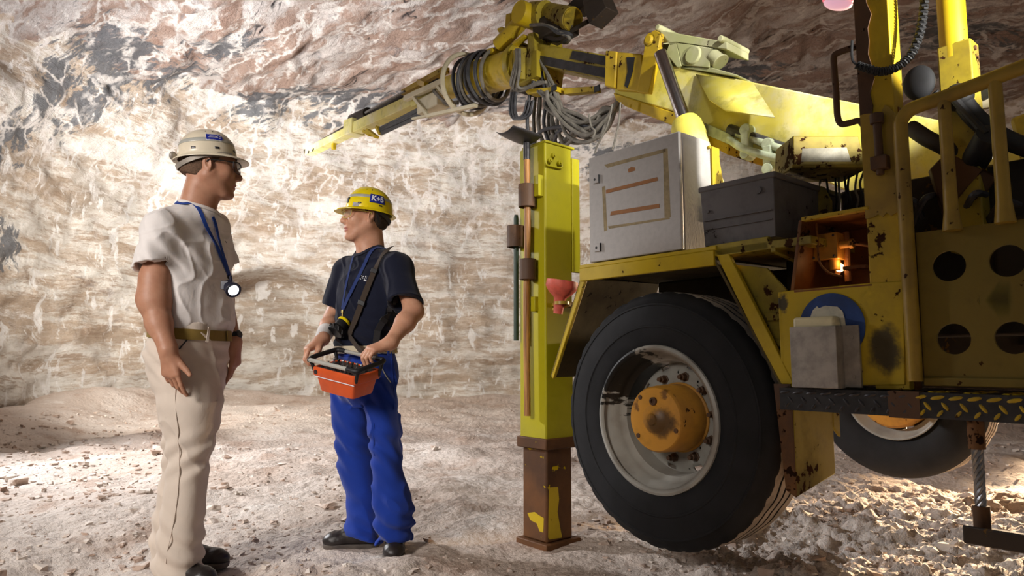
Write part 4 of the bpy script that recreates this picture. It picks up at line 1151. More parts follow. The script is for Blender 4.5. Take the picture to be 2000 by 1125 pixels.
for x, y in ((1079,304),(1091,319),(1072,314)):
    q = tu(x, y, lu0); b.cyl(q + Vector((0,.01,0)), q + Vector((0,-.016,0)), .0135, n=12); b.cyl(q, q + Vector((0,-.022,0)), .007, n=8)
b.tube(bez([tu(1065,312,lu0-.008), tu(1068,322,lu0-.008), tu(1082,326,lu0-.008), tu(1096,328,lu0-.008), tu(1098,318,lu0-.008)], 6), .005, n=8); part('lock_bolt', b, M['yellow_lime'], leg)
def clip(x0, y0, x1, y1, v):
    a, c = tv(x0, y0, v), tv(x1, y1, v); b = MB()
    mid = (a + c)/2; h_ = abs(a.z - c.z)/2; r = abs(a.y - c.y)/2
    b.lathe([(r*.8,-h_),(r,-h_),(r,h_),(r*.8,h_)], mid, (0,0,1), 22, closed=True)
    b.box(Vector((v, mid.y-.012, mid.z-h_*.9)), Vector((lv0+.01, mid.y+.012, mid.z+h_*.9)))
    part('tool_clip', b, M['rust'], leg, bevel=.0015)
SV = -.030
clip(1018,364,1040,402,SV); clip(1020,508,1042,545,SV); clip(996,444,1018,481,SV+.01)
b = MB(); b.box(X(.84,-.012,1.16), X(.872,.013,1.235)); b.box(X(.80,-.02,1.75), X(.835,.013,1.86)); pieces('clip_block', b, M['yellow_lime'], leg, bevel=.002)

# ================================================================== THINGS CARRIED ON THE RIG
# shovel hung upside down on the leg
sh = empty('shovel', rig_world(tv(1030, 800, SV)), TA)
tag(sh, 'long wooden-handled shovel hung blade up on the yellow stabiliser leg', 'shovel')
o_ = tv(1030, 800, SV)
top = tv(1028, 305, SV); bot = tv(1031, 803, SV); bot.y = top.y = (top.y+bot.y)/2; bot.x = top.x = SV
b = MB(); pts = [bot, bot + Vector((0,0,.02)), bot.lerp(top,.4) + Vector((-.0,.006,0)), bot.lerp(top,.7) + Vector((0,-.004,0)), top]
b.tube(bez([p - o_ for p in pts], 8), [.013]*1 + [.0165]*32, n=16); b.build('handle', M['wood'], sh)
b = MB(); q = top - o_; b.tube([q + Vector((0,0,-.02)), q + Vector((0,0,.05)), q + Vector((0,0,.085))], [.0185,.019,.017], n=16); b.build('socket', M['steel_dark'], sh)
b = MB(); vs = []; fs = []
q = top - o_ + Vector((0,0,.075)); nx, ny = 9, 10
for i in range(ny):
    for k in range(nx):
        s = (k/(nx-1)-.5)*2; t = i/(ny-1)
        w = .098*(1 - .25*t**3)
        vs.append(q + Vector((.02 - .20*t*.9 + .0, s*w*.9 - .012, .012 - .018*(1 - s*s) + .020*t)) )
for i in range(ny-1):
    for k in range(nx-1): fs.append((i*nx+k, i*nx+k+1, (i+1)*nx+k+1, (i+1)*nx+k))
b.add(vs, fs); b.build('blade', M['steel_dark'], sh, solid=.004)
# green bar
g0, g1 = tv(1008, 420, SV+.01), tv(1007, 665, SV+.01); g1.y = g0.y
gb = MB(); gb.tube([g1-g1, Vector((0,0,(g0.z-g1.z)*.97)), Vector((0,0,g0.z-g1.z))], [.0135,.0135,.010], n=14)
o = gb.build('pry_bar', M['green_bar'], None); o.location = rig_world(g1); o.rotation_euler = (0,0,TA)
tag(o, 'short dark green steel bar clipped to the outer side of the yellow leg', 'bar')
# funnel
fn = tv(1097, 560, .02); b = MB()
b.lathe([(.075,.03),(.078,.03),(.080,.0),(.074,-.012),(.056,-.035),(.036,-.05),(.030,-.06),(.022,-.135),(.019,-.135),(.027,-.058),(.050,-.034),(.072,0.)], (0,0,0), (0,0,1), 32)
o = b.build('funnel', M['red_plastic'], None); o.location = rig_world(fn); o.rotation_euler = (R(8), R(4), TA)
tag(o, 'faded red plastic funnel stuck between the yellow leg and wheel arch', 'funnel')
b = MB(); q = tv(1094, 600, .03); b.cyl(q + Vector((0,.05,-.01)), q + Vector((.02,-.05,.012)), .010, n=12); b.lathe([(.034,-.008),(.037,-.008),(.037,.008),(.034,.008)], tv(1097,592,.02), (0,0,1), 20, closed=True)
b.box(tv(1097,592,.02)+Vector((.036,-.01,-.008)), Vector((.20, tv(1097,592,.02).y+.30, tv(1097,592,.02).z+.008)))
part('funnel_holder', b, M['rail_paint'])
# storage bin
bo = X(-.30, .275, 1.368)
bn = empty('storage_bin', rig_world(bo), TA); tag(bn, 'scuffed dark grey plastic storage bin on the yellow tray beside the cabinet', 'bin')
ba, bb = -.150 + .30, -.462 + .30
def taper(z0, z1, du, dv, th=0, inner=False):
    pass
b = MB(); V0, V1 = -.27, .27; Hb = .238
lo = [(V0+.012, bb+.004), (V1-.012, bb+.004), (V1-.012, ba-.004), (V0+.012, ba-.004)]; hi = [(V0, bb-.004), (V1, bb-.004), (V1, ba+.004), (V0, ba+.004)]
ins = lambda p, t: (p[0] + (t if p[0] < 0 else -t), p[1] + (t if p[1] < 0 else -t))
vs = [Vector((*p, 0)) for p in lo] + [Vector((*p, Hb)) for p in hi] + [Vector((*ins(p,.006), Hb)) for p in hi] + [Vector((*ins(p,.006), .008)) for p in lo]
fs = [(3,2,1,0)] + [(i,(i+1)%4,4+(i+1)%4,4+i) for i in range(4)] + [(4+i,4+(i+1)%4,8+(i+1)%4,8+i) for i in range(4)] + [(8+i,8+(i+1)%4,12+(i+1)%4,12+i) for i in range(4)] + [(12,13,14,15)]
b.add(vs, fs); b.build('bin_body', M['bin_grey'], bn, bevel=.014, seg=3)
b = MB(); rp = [(V0-.004, bb-.012), (V1+.004, bb-.012), (V1+.004, ba+.012), (V0-.004, ba+.012)]; ri = [ins(p,.022) for p in rp]
vs = []
for z in (Hb-.018, Hb+.006): vs += [Vector((*p, z)) for p in rp] + [Vector((*p, z)) for p in ri]
fs = []
for i in range(4):
    j = (i+1) % 4
    fs += [(i,j,8+j,8+i), (8+i,8+j,12+j,12+i), (4+j,4+i,12+i,12+j), (4+i,4+j,j,i)]
b.add(vs, fs); b.build('bin_rim', M['bin_grey'], bn, bevel=.007, seg=3)
b = MB(); zz = Hb*.42
b.box(Vector((V0-.003, bb+.01, zz)), Vector((V0+.01, ba-.01, zz+.004))); b.box(Vector((V0+.003, bb+.01, zz-.035)), Vector((V0+.012, ba-.01, zz-.031)))
b.cyl(Vector((V0-.004, bb+.06, Hb-.055)), Vector((V0+.004, bb+.06, Hb-.055)), .014, n=18); b.cyl(Vector((V0-.004, ba-.03, Hb-.10)), Vector((V0+.004, ba-.03, Hb-.10)), .007, n=12)
b.build('bin_ribs', M['bin_grey'], bn)
# canister
cz = tv(1560,620,-.03); ch0, ch1 = h0.y - .008, h1.y + .006
b = MB(); b.box(Vector((-.054, ch1, .83)), Vector((-.006, ch0, 1.062)))
co_ = Vector((-.03, (ch0+ch1)/2, .83))
o = b.build('canister', M['cream_plastic'], None, bevel=.010, seg=3, local=co_); o.location = rig_world(co_); o.rotation_euler = (0,0,TA)
tag(o, 'cream plastic box standing in the dull metal holder on the rig panel', 'canister')
# ================================================================== FLESH AND CLOTH: implicit surfaces meshed into one skin
def A3(p): return np.array([p[0], p[1], p[2]], float)

def rcone(a, b, r1, r2):
    a, b = A3(a), A3(b); ab = b - a; L2 = max(ab @ ab, 1e-12)
    def f(P):
        q = P - a; t = np.clip(q @ ab / L2, 0, 1)
        d = q - t[:, None]*ab
        return np.sqrt((d*d).sum(1)) - (r1 + (r2-r1)*t)
    return f

def ell(c, r, rot=None):
    c = A3(c); r = np.array(r, float); Rm = None if rot is None else np.array(rot)
    def f(P):
        q = P - c
        if Rm is not None: q = q @ Rm
        k0 = np.sqrt(((q/r)**2).sum(1)); k1 = np.sqrt(((q/(r*r))**2).sum(1)) + 1e-9
        return np.where(k0 < 1e-4, -r.min(), k0*(k0-1)/k1)
    return f

def rbox(c, h, rad, rot=None):
    c = A3(c); h = np.array(h, float) - rad; Rm = None if rot is None else np.array(rot)
    def f(P):
        q = P - c
        if Rm is not None: q = q @ Rm
        q = np.abs(q) - h
        return np.sqrt((np.maximum(q, 0)**2).sum(1)) + np.minimum(q.max(1), 0) - rad
    return f

def plane(p, n):
    p, n = A3(p), A3(n); n = n/np.linalg.norm(n)
    return lambda P: (P - p) @ n

def loftz(st, ex=2.3):
    """stations (z, cx, cy, half along facing, half across, facing angle)"""
    st = np.array(sorted(st, key=lambda s: s[0]), float)
    zz = np.linspace(st[0, 0], st[-1, 0], 160)
    # smooth interpolation through the stations
    cols = []
    for k in range(1, 6):
        y = np.interp(zz, st[:, 0], st[:, k])
        w = np.hanning(13); w /= w.sum()
        y = np.convolve(np.r_[np.full(6, y[0]), y, np.full(6, y[-1])], w, 'valid'); cols.append(y)
    z0, z1 = st[0, 0], st[-1, 0]
    def f(P):
        z = np.clip(P[:, 2], z0, z1)
        cx, cy, a, b, yaw = (np.interp(z, zz, c) for c in cols)
        dx, dy = P[:, 0]-cx, P[:, 1]-cy; c, s = np.cos(yaw), np.sin(yaw)
        u, v = dx*c + dy*s, -dx*s + dy*c
        q = (np.abs(u/a)**ex + np.abs(v/b)**ex)**(1/ex) + 1e-9
        d = np.hypot(u, v)*(1 - 1/q)
        d = np.where(q < .05, -np.minimum(a, b), d)
        return np.maximum(d, np.maximum(z0 - P[:, 2], P[:, 2] - z1))
    f.at = lambda z: [float(np.interp(z, zz, c)) for c in cols]
    return f

class SDF:
    def __init__(s): s.ops = []; s.disp = None
    def add(s, f, k=.0): s.ops.append(('a', f, k)); return s
    def sub(s, f, k=.0): s.ops.append(('s', f, k)); return s
    def cut(s, f, k=.0): s.ops.append(('i', f, k)); return s
    def ev(s, P, ops=None):
        d = np.full(len(P), 9.0)
        for o, f, k in (s.ops if ops is None else ops):
            e = f(P)
            if o == 'a':
                if k > 0:
                    h = np.maximum(k - np.abs(d - e), 0)/k; d = np.minimum(d, e) - h*h*k*.25
                else: d = np.minimum(d, e)
            else:
                if o == 's': e = -e
                if k > 0:
                    h = np.maximum(k - np.abs(d - e), 0)/k; d = np.maximum(d, e) + h*h*k*.25
                else: d = np.maximum(d, e)
        if s.disp is not None: d = d + s.disp(P)
        return d
    def grad(s, p, e=.004):
        p = A3(p); Q = np.array([p + e*v for v in np.vstack([np.eye(3), -np.eye(3)])])
        d = s.ev(Q); g = d[:3] - d[3:]; return Vector(g/(np.linalg.norm(g)+1e-9))
    def hit(s, x, y, Y, span=.5, off=0.0):
        """first meeting of the sight line (x, y) with the surface, searched around distance Y"""
        r = ray(x, y); ts = np.linspace(Y-span, Y+span, 260)/r.y
        P = np.array([A3(EYE + r*t) for t in ts]); d = s.ev(P)
        i = np.argmax(d < off)
        return Vector(P[i]) if d[i] < off else Vector(P[np.argmin(d)])
    def mesh(s, lo, hi, h=.004, bs=16):
        lo, hi = A3(lo), A3(hi); B = h*bs; Rb = B*math.sqrt(3)/2
        nb = np.ceil((hi-lo)/B).astype(int)
        gi = np.stack(np.meshgrid(*[np.arange(n) for n in nb], indexing='ij'), -1).reshape(-1, 3)
        cen = lo + (gi + .5)*B
        d = np.concatenate([s.ev(cen[i:i+20000]) for i in range(0, len(cen), 20000)])
        keep = np.abs(d) < Rb*1.5 + .015
        gi, cen = gi[keep], cen[keep]
        vals = [f(cen) for _, f, _ in s.ops]
        n = bs + 2
        loc = np.stack(np.meshgrid(*[np.arange(-1, bs+1)]*3, indexing='ij'), -1).reshape(-1, 3)
        BIG = 1 << 20
        dims = nb*bs + 4
        keys = []; pos = []; quads = []
        corner = np.array([(i, j, k) for i in (0, 1) for j in (0, 1) for k in (0, 1)])
        for bi, g in enumerate(gi):
            ops = [o for o, v in zip(s.ops, vals) if o[0] != 'a' and (v[bi] < 2.6*Rb + o[2] if o[0] == 's' else v[bi] > -2.6*Rb - o[2]) or (o[0] == 'a' and v[bi] < 2.6*Rb + o[2] + .02)]
            if not any(o[0] == 'a' for o in ops): continue
            base = g*bs; P = lo + (base + loc)*h
            D = s.ev(P, ops).reshape(n, n, n)
            S = D < 0
            if S.all() or not S.any(): continue
            # cells of local origin (-1..bs-1)
            cs = [S[i:n-1+i, j:n-1+j, k:n-1+k] for i, j, k in corner]
            cnt = sum(c.astype(int) for c in cs)
            act = (cnt > 0) & (cnt < 8)
            ci = np.argwhere(act)
            acc = np.zeros((len(ci), 3)); num = np.zeros(len(ci))
            V8 = np.stack([D[ci[:, 0]+i, ci[:, 1]+j, ci[:, 2]+k] for i, j, k in corner], -1)
            for a in range(8):
                for b in range(a+1, 8):
                    if np.abs(corner[a]-corner[b]).sum() != 1: continue
                    m = (V8[:, a] < 0) != (V8[:, b] < 0)
                    t = V8[m, a]/(V8[m, a]-V8[m, b])
                    acc[m] += corner[a] + t[:, None]*(corner[b]-corner[a]); num[m] += 1
            p = lo + (base - 1 + ci + acc/num[:, None])*h
            gc = base + ci  # cell index shifted by +1
            own = ((ci >= 1) & (ci <= bs)).all(1)
            kk = (gc[:, 0]*dims[1] + gc[:, 1])*dims[2] + gc[:, 2]
            keys.append(kk); pos.append(p)
            for ax in range(3):
                o = [0, 0, 0]; o[ax] = 1
                s0 = S[1:bs+1, 1:bs+1, 1:bs+1]; s1 = S[1+o[0]:bs+1+o[0], 1+o[1]:bs+1+o[1], 1+o[2]:bs+1+o[2]]
                e = np.argwhere(s0 != s1)
                if not len(e): continue
                flip = s0[e[:, 0], e[:, 1], e[:, 2]]
                c = base + e + 1   # the cell whose origin is this point
                b1, b2 = (ax+1) % 3, (ax+2) % 3
                def key(d1, d2):
                    q = c.copy(); q[:, b1] -= d1; q[:, b2] -= d2
                    return (q[:, 0]*dims[1] + q[:, 1])*dims[2] + q[:, 2]
                Q = np.stack([key(1, 1), key(0, 1), key(0, 0), key(1, 0)], -1)
                Q[~flip] = Q[~flip][:, ::-1]
                quads.append(Q)
        keys = np.concatenate(keys); pos = np.concatenate(pos); Q = np.concatenate(quads)
        uk, ix = np.unique(keys, return_index=True)
        V = pos[ix]; J = np.searchsorted(uk, Q); J = np.clip(J, 0, len(uk)-1)
        ok = (uk[J] == Q).all(1)
        return V, J[ok]

def sdf_obj(name, S, lo, hi, h, mat, parent, origin, mi=None):
    V, Q = S.mesh(lo, hi, h)
    m = None
    if mi is not None:
        m = mi(V[Q].mean(1))
    o = np_mesh(name, V - A3(origin), Q, mat, parent, mi=m)
    return o

def ribbon(name, pts, nrm, w, th, mat, parent, origin, n=6, closed=False):
    """flat strap lying along pts, its face turned along nrm"""
    P = bez(pts, n, closed); K = len(P); m = len(pts)
    N = []
    for i in range(K):
        t = min(i/n, m-1) if not closed else i/n
        a = int(t) % m; b = (a+1) % m if closed else min(a+1, m-1); f = t - int(t)
        N.append((Vector(nrm[a])*(1-f) + Vector(nrm[b])*f).normalized())
    mb = MB(); vs = []; fs = []
    for i in range(K):
        a = P[(i-1) % K] if (closed or i) else P[i]; b = P[(i+1) % K] if (closed or i < K-1) else P[i]
        t = (b-a).normalized(); s = t.cross(N[i]).normalized(); nn = s.cross(t).normalized()
        for u, v in ((-1,0),(1,0),(1,1),(-1,1)): vs.append(P[i] - Vector(origin) + s*(u*w/2) + nn*(v*th))
    for i in range(K if closed else K-1):
        j = (i+1) % K
        for k in range(4): fs.append((i*4+k, i*4+(k+1)%4, j*4+(k+1)%4, j*4+k))
    if not closed: fs += [(3,2,1,0), tuple((K-1)*4+k for k in range(4))]
    mb.add(vs, fs)
    return mb.build(name, mat, parent, angle=50)

def drape(S, pts, off, n=6):
    P = np.array([A3(p) for p in bez(pts, n)])
    for _ in range(4):
        d = S.ev(P); G = np.stack([S.ev(P + e) - S.ev(P - e) for e in np.eye(3)*.006], -1)
        G /= np.linalg.norm(G, axis=1, keepdims=True) + 1e-9
        P = P + G*(np.maximum(off - d, 0)*.9)[:, None]
        if len(P) > 8:
            for _k in range(3): P[1:-1] = (P[:-2] + 2*P[1:-1] + P[2:])/4
            for _k in range(3): G[1:-1] = (G[:-2] + 2*G[1:-1] + G[2:])/4
    return [Vector(p) for p in P], [Vector(g) for g in G]

def frame(fwd, up=(0, 0, 1)):
    f = Vector(fwd).normalized(); l = Vector(up).cross(f).normalized(); u = f.cross(l)
    return f, l, u

def sleeve(J, hem, r1, r2, rin, depth=.016, tilt=None):
    ax = (Vector(hem)-Vector(J)).normalized(); tube = rcone(J, Vector(hem) + ax*.05, r1, r2 + (r2-r1)*.3)
    n = ax if tilt is None else (ax + Vector(tilt)).normalized()
    cutp = plane(hem, n); inner = rcone(Vector(hem) - ax*depth, Vector(hem) + ax*.08, rin, rin)
    return lambda P: np.maximum(np.maximum(tube(P), cutp(P)), -inner(P))

# ---- head: prims in a head frame (x forward, y left, z up), size s
class Head:
    def __init__(s, c, fwd, size, up=(0, 0, 1)):
        s.c = Vector(c); s.f, s.l, s.u = frame(fwd, up); s.s = size
        s.R = np.array([s.f, s.l, s.u]).T
    def w(s, x, y, z): return s.c + (s.f*x + s.l*y + s.u*z)*s.s
    def e(s, c, r, rot=None):
        Rm = s.R if rot is None else s.R @ np.array(rot)
        return ell(s.w(*c), [q*s.s for q in r], Rm)
    def rc(s, a, b, r1, r2): return rcone(s.w(*a), s.w(*b), r1*s.s, r2*s.s)
    def local(s, P): return ((P - A3(s.c)) @ s.R)/s.s
    def build(s, B, lean=0.0, fat=0.0):
        B.add(s.e((-.014, 0, .042), (.100, .078, .090)), .02)
        B.add(s.e((.030, 0, -.022), (.064, .063+fat, .088)), .03)
        for y in (-1, 1):
            B.add(s.rc((-.002, y*.052, -.040), (.058, y*.022, -.098), .026+fat, .020), .03)
            B.add(s.e((.058, y*.036, -.022), (.028, .026+fat, .030)), .025)
        B.add(s.e((.075, 0, -.101), (.021, .023, .018)), .02)
        B.add(s.rc((.079, -.030, .028), (.079, .030, .028), .0135, .0135), .018)
        B.add(s.rc((.088, 0, .014), (.111, 0, -.026), .0085, .0115), .014)
        B.add(s.e((.106, 0, -.030), (.013, .012, .010)), .008)
        for y in (-1, 1): B.add(s.e((.098, y*.013, -.033), (.012, .007, .008)), .006)
        B.add(s.e((.072, 0, -.060), (.026, .029, .026)), .02)
        for y in (-1, 1):
            B.sub(s.e((.096, y*.031, .005), (.020, .018, .0125)), .012)
            B.add(s.e((.0715, y*.031, .004), (.0137, .0150, .0128)), .004)
            B.sub(s.e((.087, y*.031, .0035), (.012, .0118, .0044)), .002)
        for y in (-1, 1):
            B.add(s.rc((.080, y*.021, -.0655), (.0935, 0, -.0605), .0036, .0056), .006)
            B.add(s.rc((.079, y*.020, -.0680), (.0910, 0, -.0735), .0038, .0062), .006)
        B.sub(s.rc((.088, -.025, -.0670), (.0985, 0, -.0670), .0015, .0015), .004); B.sub(s.rc((.088, .025, -.0670), (.0985, 0, -.0670), .0015, .0015), .004)
        for y in (-1, 1):
            rot = np.array(Matrix.Rotation(R(-12), 3, 'Y') @ Matrix.Rotation(y*R(22), 3, 'Z'))
            B.add(s.e((-.010, y*.079, -.002), (.019, .0075, .033), rot), .006)
            B.sub(s.e((-.006, y*.087, .003), (.010, .0055, .019), rot), .005)
            B.add(s.e((-.004, y*.079, -.026), (.008, .006, .010), rot), .005)
        B.add(s.rc((-.026, 0, -.050), (-.046 - lean, 0, -.175), .058, .061), .035)
        B.add(s.rc((.0, 0, -.085), (-.012 - lean, 0, -.170), .040, .046), .03)

def eye_parts(hd, parent, origin, mats):
    for y in (-1, 1):
        c = hd.w(.0712, y*.031, .0035) - Vector(origin); r = .0124*hd.s; mb = MB()
        mb.ball(c, r, nu=20, nv=14)
        o = mb.build('eye', mats[0], parent)
        g = MB(); d = hd.f*.96 + hd.l*(-.05*y); d.normalize()
        g.lathe([(0, r*1.03), (.0026*hd.s, r*1.02), (.0055*hd.s, r*.93)], c, d, 18); g.f = [f for f in g.f if len(f) == 4]; g.m = [0]*len(g.f)
        g.build('iris', mats[1], o)

def brow_parts(hd, parent, origin, mat):
    for y in (-1, 1):
        mb = MB(); mb.tube(bez([hd.w(.090, y*.012, .024) - Vector(origin), hd.w(.091, y*.028, .030) - Vector(origin), hd.w(.076, y*.047, .024) - Vector(origin)], 5), [.0022]+[.0034*hd.s]*9+[.0015], n=8)
        mb.build('eyebrow', mat, parent)

def hand(B, W, d, s, n, curls, size=1.0, thumb=None, spread=0.0, pl=1.0):
    """W wrist, d along the fingers, s towards the thumb, n out of the back of the hand"""
    W = Vector(W); d = Vector(d).normalized(); s = Vector(s); s = (s - d*s.dot(d)).normalized()
    n = Vector(n); n = (n - d*n.dot(d) - s*n.dot(s)).normalized()
    z = size
    offs = [.029, .0095, -.0095, -.027]; ml = [.088*pl, .091*pl, .085*pl, .077*pl]
    seg = [(.044, .026, .021), (.049, .030, .022), (.045, .028, .022), (.035, .021, .019)]
    rad = [.0098, .0100, .0094, .0084]
    tips = []
    B.add(rcone(W - d*.012*z, W + d*.02*z, .030*z, .024*z), .025)
    for k in range(4):
        base = W + s*(offs[k]*.55*z) + d*(.010*z)
        mcp = W + s*(offs[k]*z) + d*(ml[k]*z)
        B.add(rcone(base, mcp, .0165*z, .0125*z), .016)
    B.add(ell(W + d*.045*z - n*.006*z, (.036*z, .030*z, .014*z), np.array([d, s, n]).T), .015)
    for k in range(4):
        p = W + s*(offs[k]*z) + d*(ml[k]*z); ang = 0
        dd = (d + s*(spread*(1.2-.8*k))).normalized()
        r = rad[k]*z
        for i in range(3):
            ang += R(curls[k][i]); di = dd*math.cos(ang) - n*math.sin(ang)
            q = p + di*(seg[k][i]*z)
            B.add(rcone(p, q, r, r*.90), .004 if i == 0 else .0025); p = q; r *= .90
        tips.append(p)
    b = W + d*.022*z + s*.020*z - n*.008*z
    pts = [b] + [W + d*(t[0]*z) + s*(t[1]*z) + n*(t[2]*z) for t in (thumb or [(.055,.045,-.012), (.083,.060,-.014), (.105,.064,-.016)])]
    rr = [.0175*z, .0135*z, .0112*z, .0088*z]
    for i in range(3): B.add(rcone(pts[i], pts[i+1], rr[i], rr[i+1]), .010 if i == 0 else .003)
    return tips, pts

def nails(tips, dirs, n, mat, parent, origin): pass

def shoe(parent, heel, toe, z, origin, mats, size=1.0):
    heel = Vector(heel); toe = Vector(toe); d = (toe-heel); d.z = 0; L = d.length; d.normalize(); s = Vector((-d.y, d.x, 0))
    g = lambda a, b, c: Vector((heel.x, heel.y, z)) + d*(a*L) + s*b + Vector((0, 0, c))
    S = SDF()
    S.add(rcone(g(.13,0,.050), g(.36,0,.054), .038, .040)).add(rcone(g(.36,0,.052), g(.80,.006,.040), .040, .040), .03)
    S.add(ell(g(.80,.006,.038), (.062, .049, .036), np.array([d, s, Vector((0,0,1))]).T), .02)
    S.add(rcone(g(.20,0,.06), g(.20,0,.118), .040, .044), .03)
    S.add(rcone(g(.28,0,.10), g(.58,.004,.058), .032, .030), .03)
    S.sub(rcone(g(.20,0,.115), g(.20,0,.2), .034, .036), .004)
    S.cut(plane(g(0,0,.018), (0,0,-1)))
    S.disp = lambda P: .0015*vnoise(P*60)
    lo = [min(heel[i], toe[i])-.1 for i in (0,1)] + [z-.01]; hi = [max(heel[i], toe[i])+.1 for i in (0,1)] + [z+.18]
    o = sdf_obj('shoe', S, lo, hi, .004, mats[0], parent, origin)
    S2 = SDF()
    S2.add(rcone(g(.12,0,.02), g(.40,0,.02), .043, .042)).add(rcone(g(.40,0,.02), g(.80,.006,.02), .042, .049), .03).add(rcone(g(.80,.006,.02), g(.86,.004,.02), .049, .042), .02)
    S2.cut(plane(g(0,0,.024), (0,0,1)), .004); S2.cut(plane(g(0,0,.0), (0,0,-1)), .003)
    sdf_obj('sole', S2, lo, hi, .004, mats[1], o, origin)
    for k in range(4):
        mb = MB(); c = g(.40+.06*k, .004, .094-.0085*k)
        mb.tube(bez([c - s*.026 - Vector((0,0,.010)), c + Vector((0,0,.006)), c + s*.026 - Vector((0,0,.010))], 5), .003, n=6)
        for i, v in enumerate(mb.v): mb.v[i] = tuple(Vector(v) - Vector(origin))
        mb.build('lace', mats[1], o)
    return o

def text_mesh(txt, size, bold=0):
    """outline of a word, triangulated, in its own plane"""
    cu = bpy.data.curves.new('word', 'FONT'); cu.body = txt; cu.size = size; cu.offset = bold*size; cu.align_x = 'CENTER'; cu.align_y = 'CENTER'
    o = bpy.data.objects.new('word', cu); COL.objects.link(o)
    dg = bpy.context.evaluated_depsgraph_get(); me = o.evaluated_get(dg).to_mesh()
    vs = [Vector(v.co) for v in me.vertices]; fs = [tuple(p.vertices) for p in me.polygons]
    o.evaluated_get(dg).to_mesh_clear(); bpy.data.objects.remove(o); bpy.data.curves.remove(cu)
    return vs, fs

class Helmet:
    """hard hat in a frame (x forward, y left, z up): dome, brim with a peak"""
    def __init__(s, c, fwd, up, size, peak=.052):
        s.c = Vector(c); s.f, s.l, s.u = frame(fwd, up); s.s = size; s.peak = peak
    def pt(s, th, t, off=0.0):
        """th round the head (0 = front), t: 0 crown .. 1 rim"""
        a = t*math.pi/2
        rx, ry, rz = .124+off, .108+off, .128+off
        r = math.sin(a)**.94; z = math.cos(a)**.92
        ridge = .006*math.exp(-(math.sin(th)*r*ry/.016)**2)*(1-t**3) if t < 1 else 0
        return s.w(math.cos(th)*r*rx, math.sin(th)*r*ry, z*rz + ridge)
    def w(s, x, y, z): return s.c + (s.f*x + s.l*y + s.u*z)*s.s
    def build(s, parent, origin, mat, inner):
        mb = MB(); n = 72; O = Vector(origin); rows = []
        for t in [i/26 for i in range(27)]:
            rows.append([s.pt(2*math.pi*k/n, max(t, .002)) - O for k in range(n)])
        def rim(ex, dz, pz):
            o = []
            for k in range(n):
                th = 2*math.pi*k/n; fr = max(0, math.cos(th))**1.6; bk = max(0, -math.cos(th))**2
                w_ = ex*(.012 + s.peak*fr + .008*bk)
                o.append(s.w(math.cos(th)*(.124+w_), math.sin(th)*(.108+w_*.9), dz - .012*fr*ex*pz) - O)
            return o
        rows += [rim(.35, -.004, 1), rim(.85, -.008, 1), rim(1.0, -.011, 1), rim(1.0, -.015, 1), rim(.8, -.014, 1), rim(.0, -.010, 1)]
        for t in (1.0, .9, .75, .5, .25, .002): rows.append([s.pt(2*math.pi*k/n, t, -.004) - O for k in range(n)])
        vs = [p for r_ in rows for p in r_]; fs = []
        for i in range(len(rows)-1):
            for k in range(n): fs.append((i*n+k, i*n+(k+1)%n, (i+1)*n+(k+1)%n, (i+1)*n+k))
        mb.add(vs, fs)
        return mb.build('hard_hat', mat, parent, angle=50)
    def patch(s, name, mat, parent, origin, th0, th1, t0, t1, off=.0012, n=10, m=6):
        mb = MB(); vs = []; fs = []
        for i in range(m+1):
            for k in range(n+1): vs.append(s.pt(th0 + (th1-th0)*k/n, t0 + (t1-t0)*i/m, off) - Vector(origin))
        for i in range(m):
            for k in range(n): fs.append((i*(n+1)+k, i*(n+1)+k+1, (i+1)*(n+1)+k+1, (i+1)*(n+1)+k))
        mb.add(vs, fs); return mb.build(name, mat, parent, angle=60, solid=.0008)
    def word(s, name, txt, mat, parent, origin, th, t, size, off=.003, flip=1, xs=1.0, bold=0, slant=0):
        vs, fs = text_mesh(txt, size, bold); mb = MB()
        for v in vs: v.x += slant*v.y
        mb.add([s.pt(th + flip*v.x*xs/.118, t - v.y/.165, off) - Vector(origin) for v in vs], fs)
        return mb.build(name, mat, parent, merge=False)

def _poly(s, name, pts, mat, parent, origin, th, t, off=.003):
    """flat outline (metres) wrapped on the shell, filled from its middle in rings"""
    mb = MB(); n = len(pts); cx = sum(p[0] for p in pts)/n; cy = sum(p[1] for p in pts)/n; vs = []; fs = []
    for r_ in range(1, 6):
        for x, y in pts:
            k = r_/5; vs.append(s.pt(th + (cx + (x-cx)*k)/.118, t - (cy + (y-cy)*k)/.165, off) - Vector(origin))
    fs.append(tuple(range(n)))
    for r_ in range(4):
        for i in range(n): fs.append((r_*n+i, r_*n+(i+1)%n, (r_+1)*n+(i+1)%n, (r_+1)*n+i))
    mb.add(vs, fs); return mb.build(name, mat, parent, angle=60)
Helmet.poly = _poly
# ================================================================== PEOPLE
def gnd(x, y): 
    r = ray(x, y); return EYE + r*(-CAM_H/r.z)

def cam_depth(p): return (Vector(p)-EYE).dot(Vector((0, math.cos(PITCH), math.sin(PITCH))))

def row(y, xl, xr, Y, yaw, ratio):
    c = at((xl+xr)/2, y, Y); az = math.atan2(c.x, c.y)
    hw = (xr-xl)/2*cam_depth(c)/FOC*math.cos(az)
    ca = math.cos(yaw)*math.cos(az) + math.sin(yaw)*(-math.sin(az)); sa2 = 1 - ca*ca
    a = hw/math.sqrt(ca*ca + ratio*ratio*sa2)
    return (c.z, c.x, c.y, a, a*ratio, yaw)

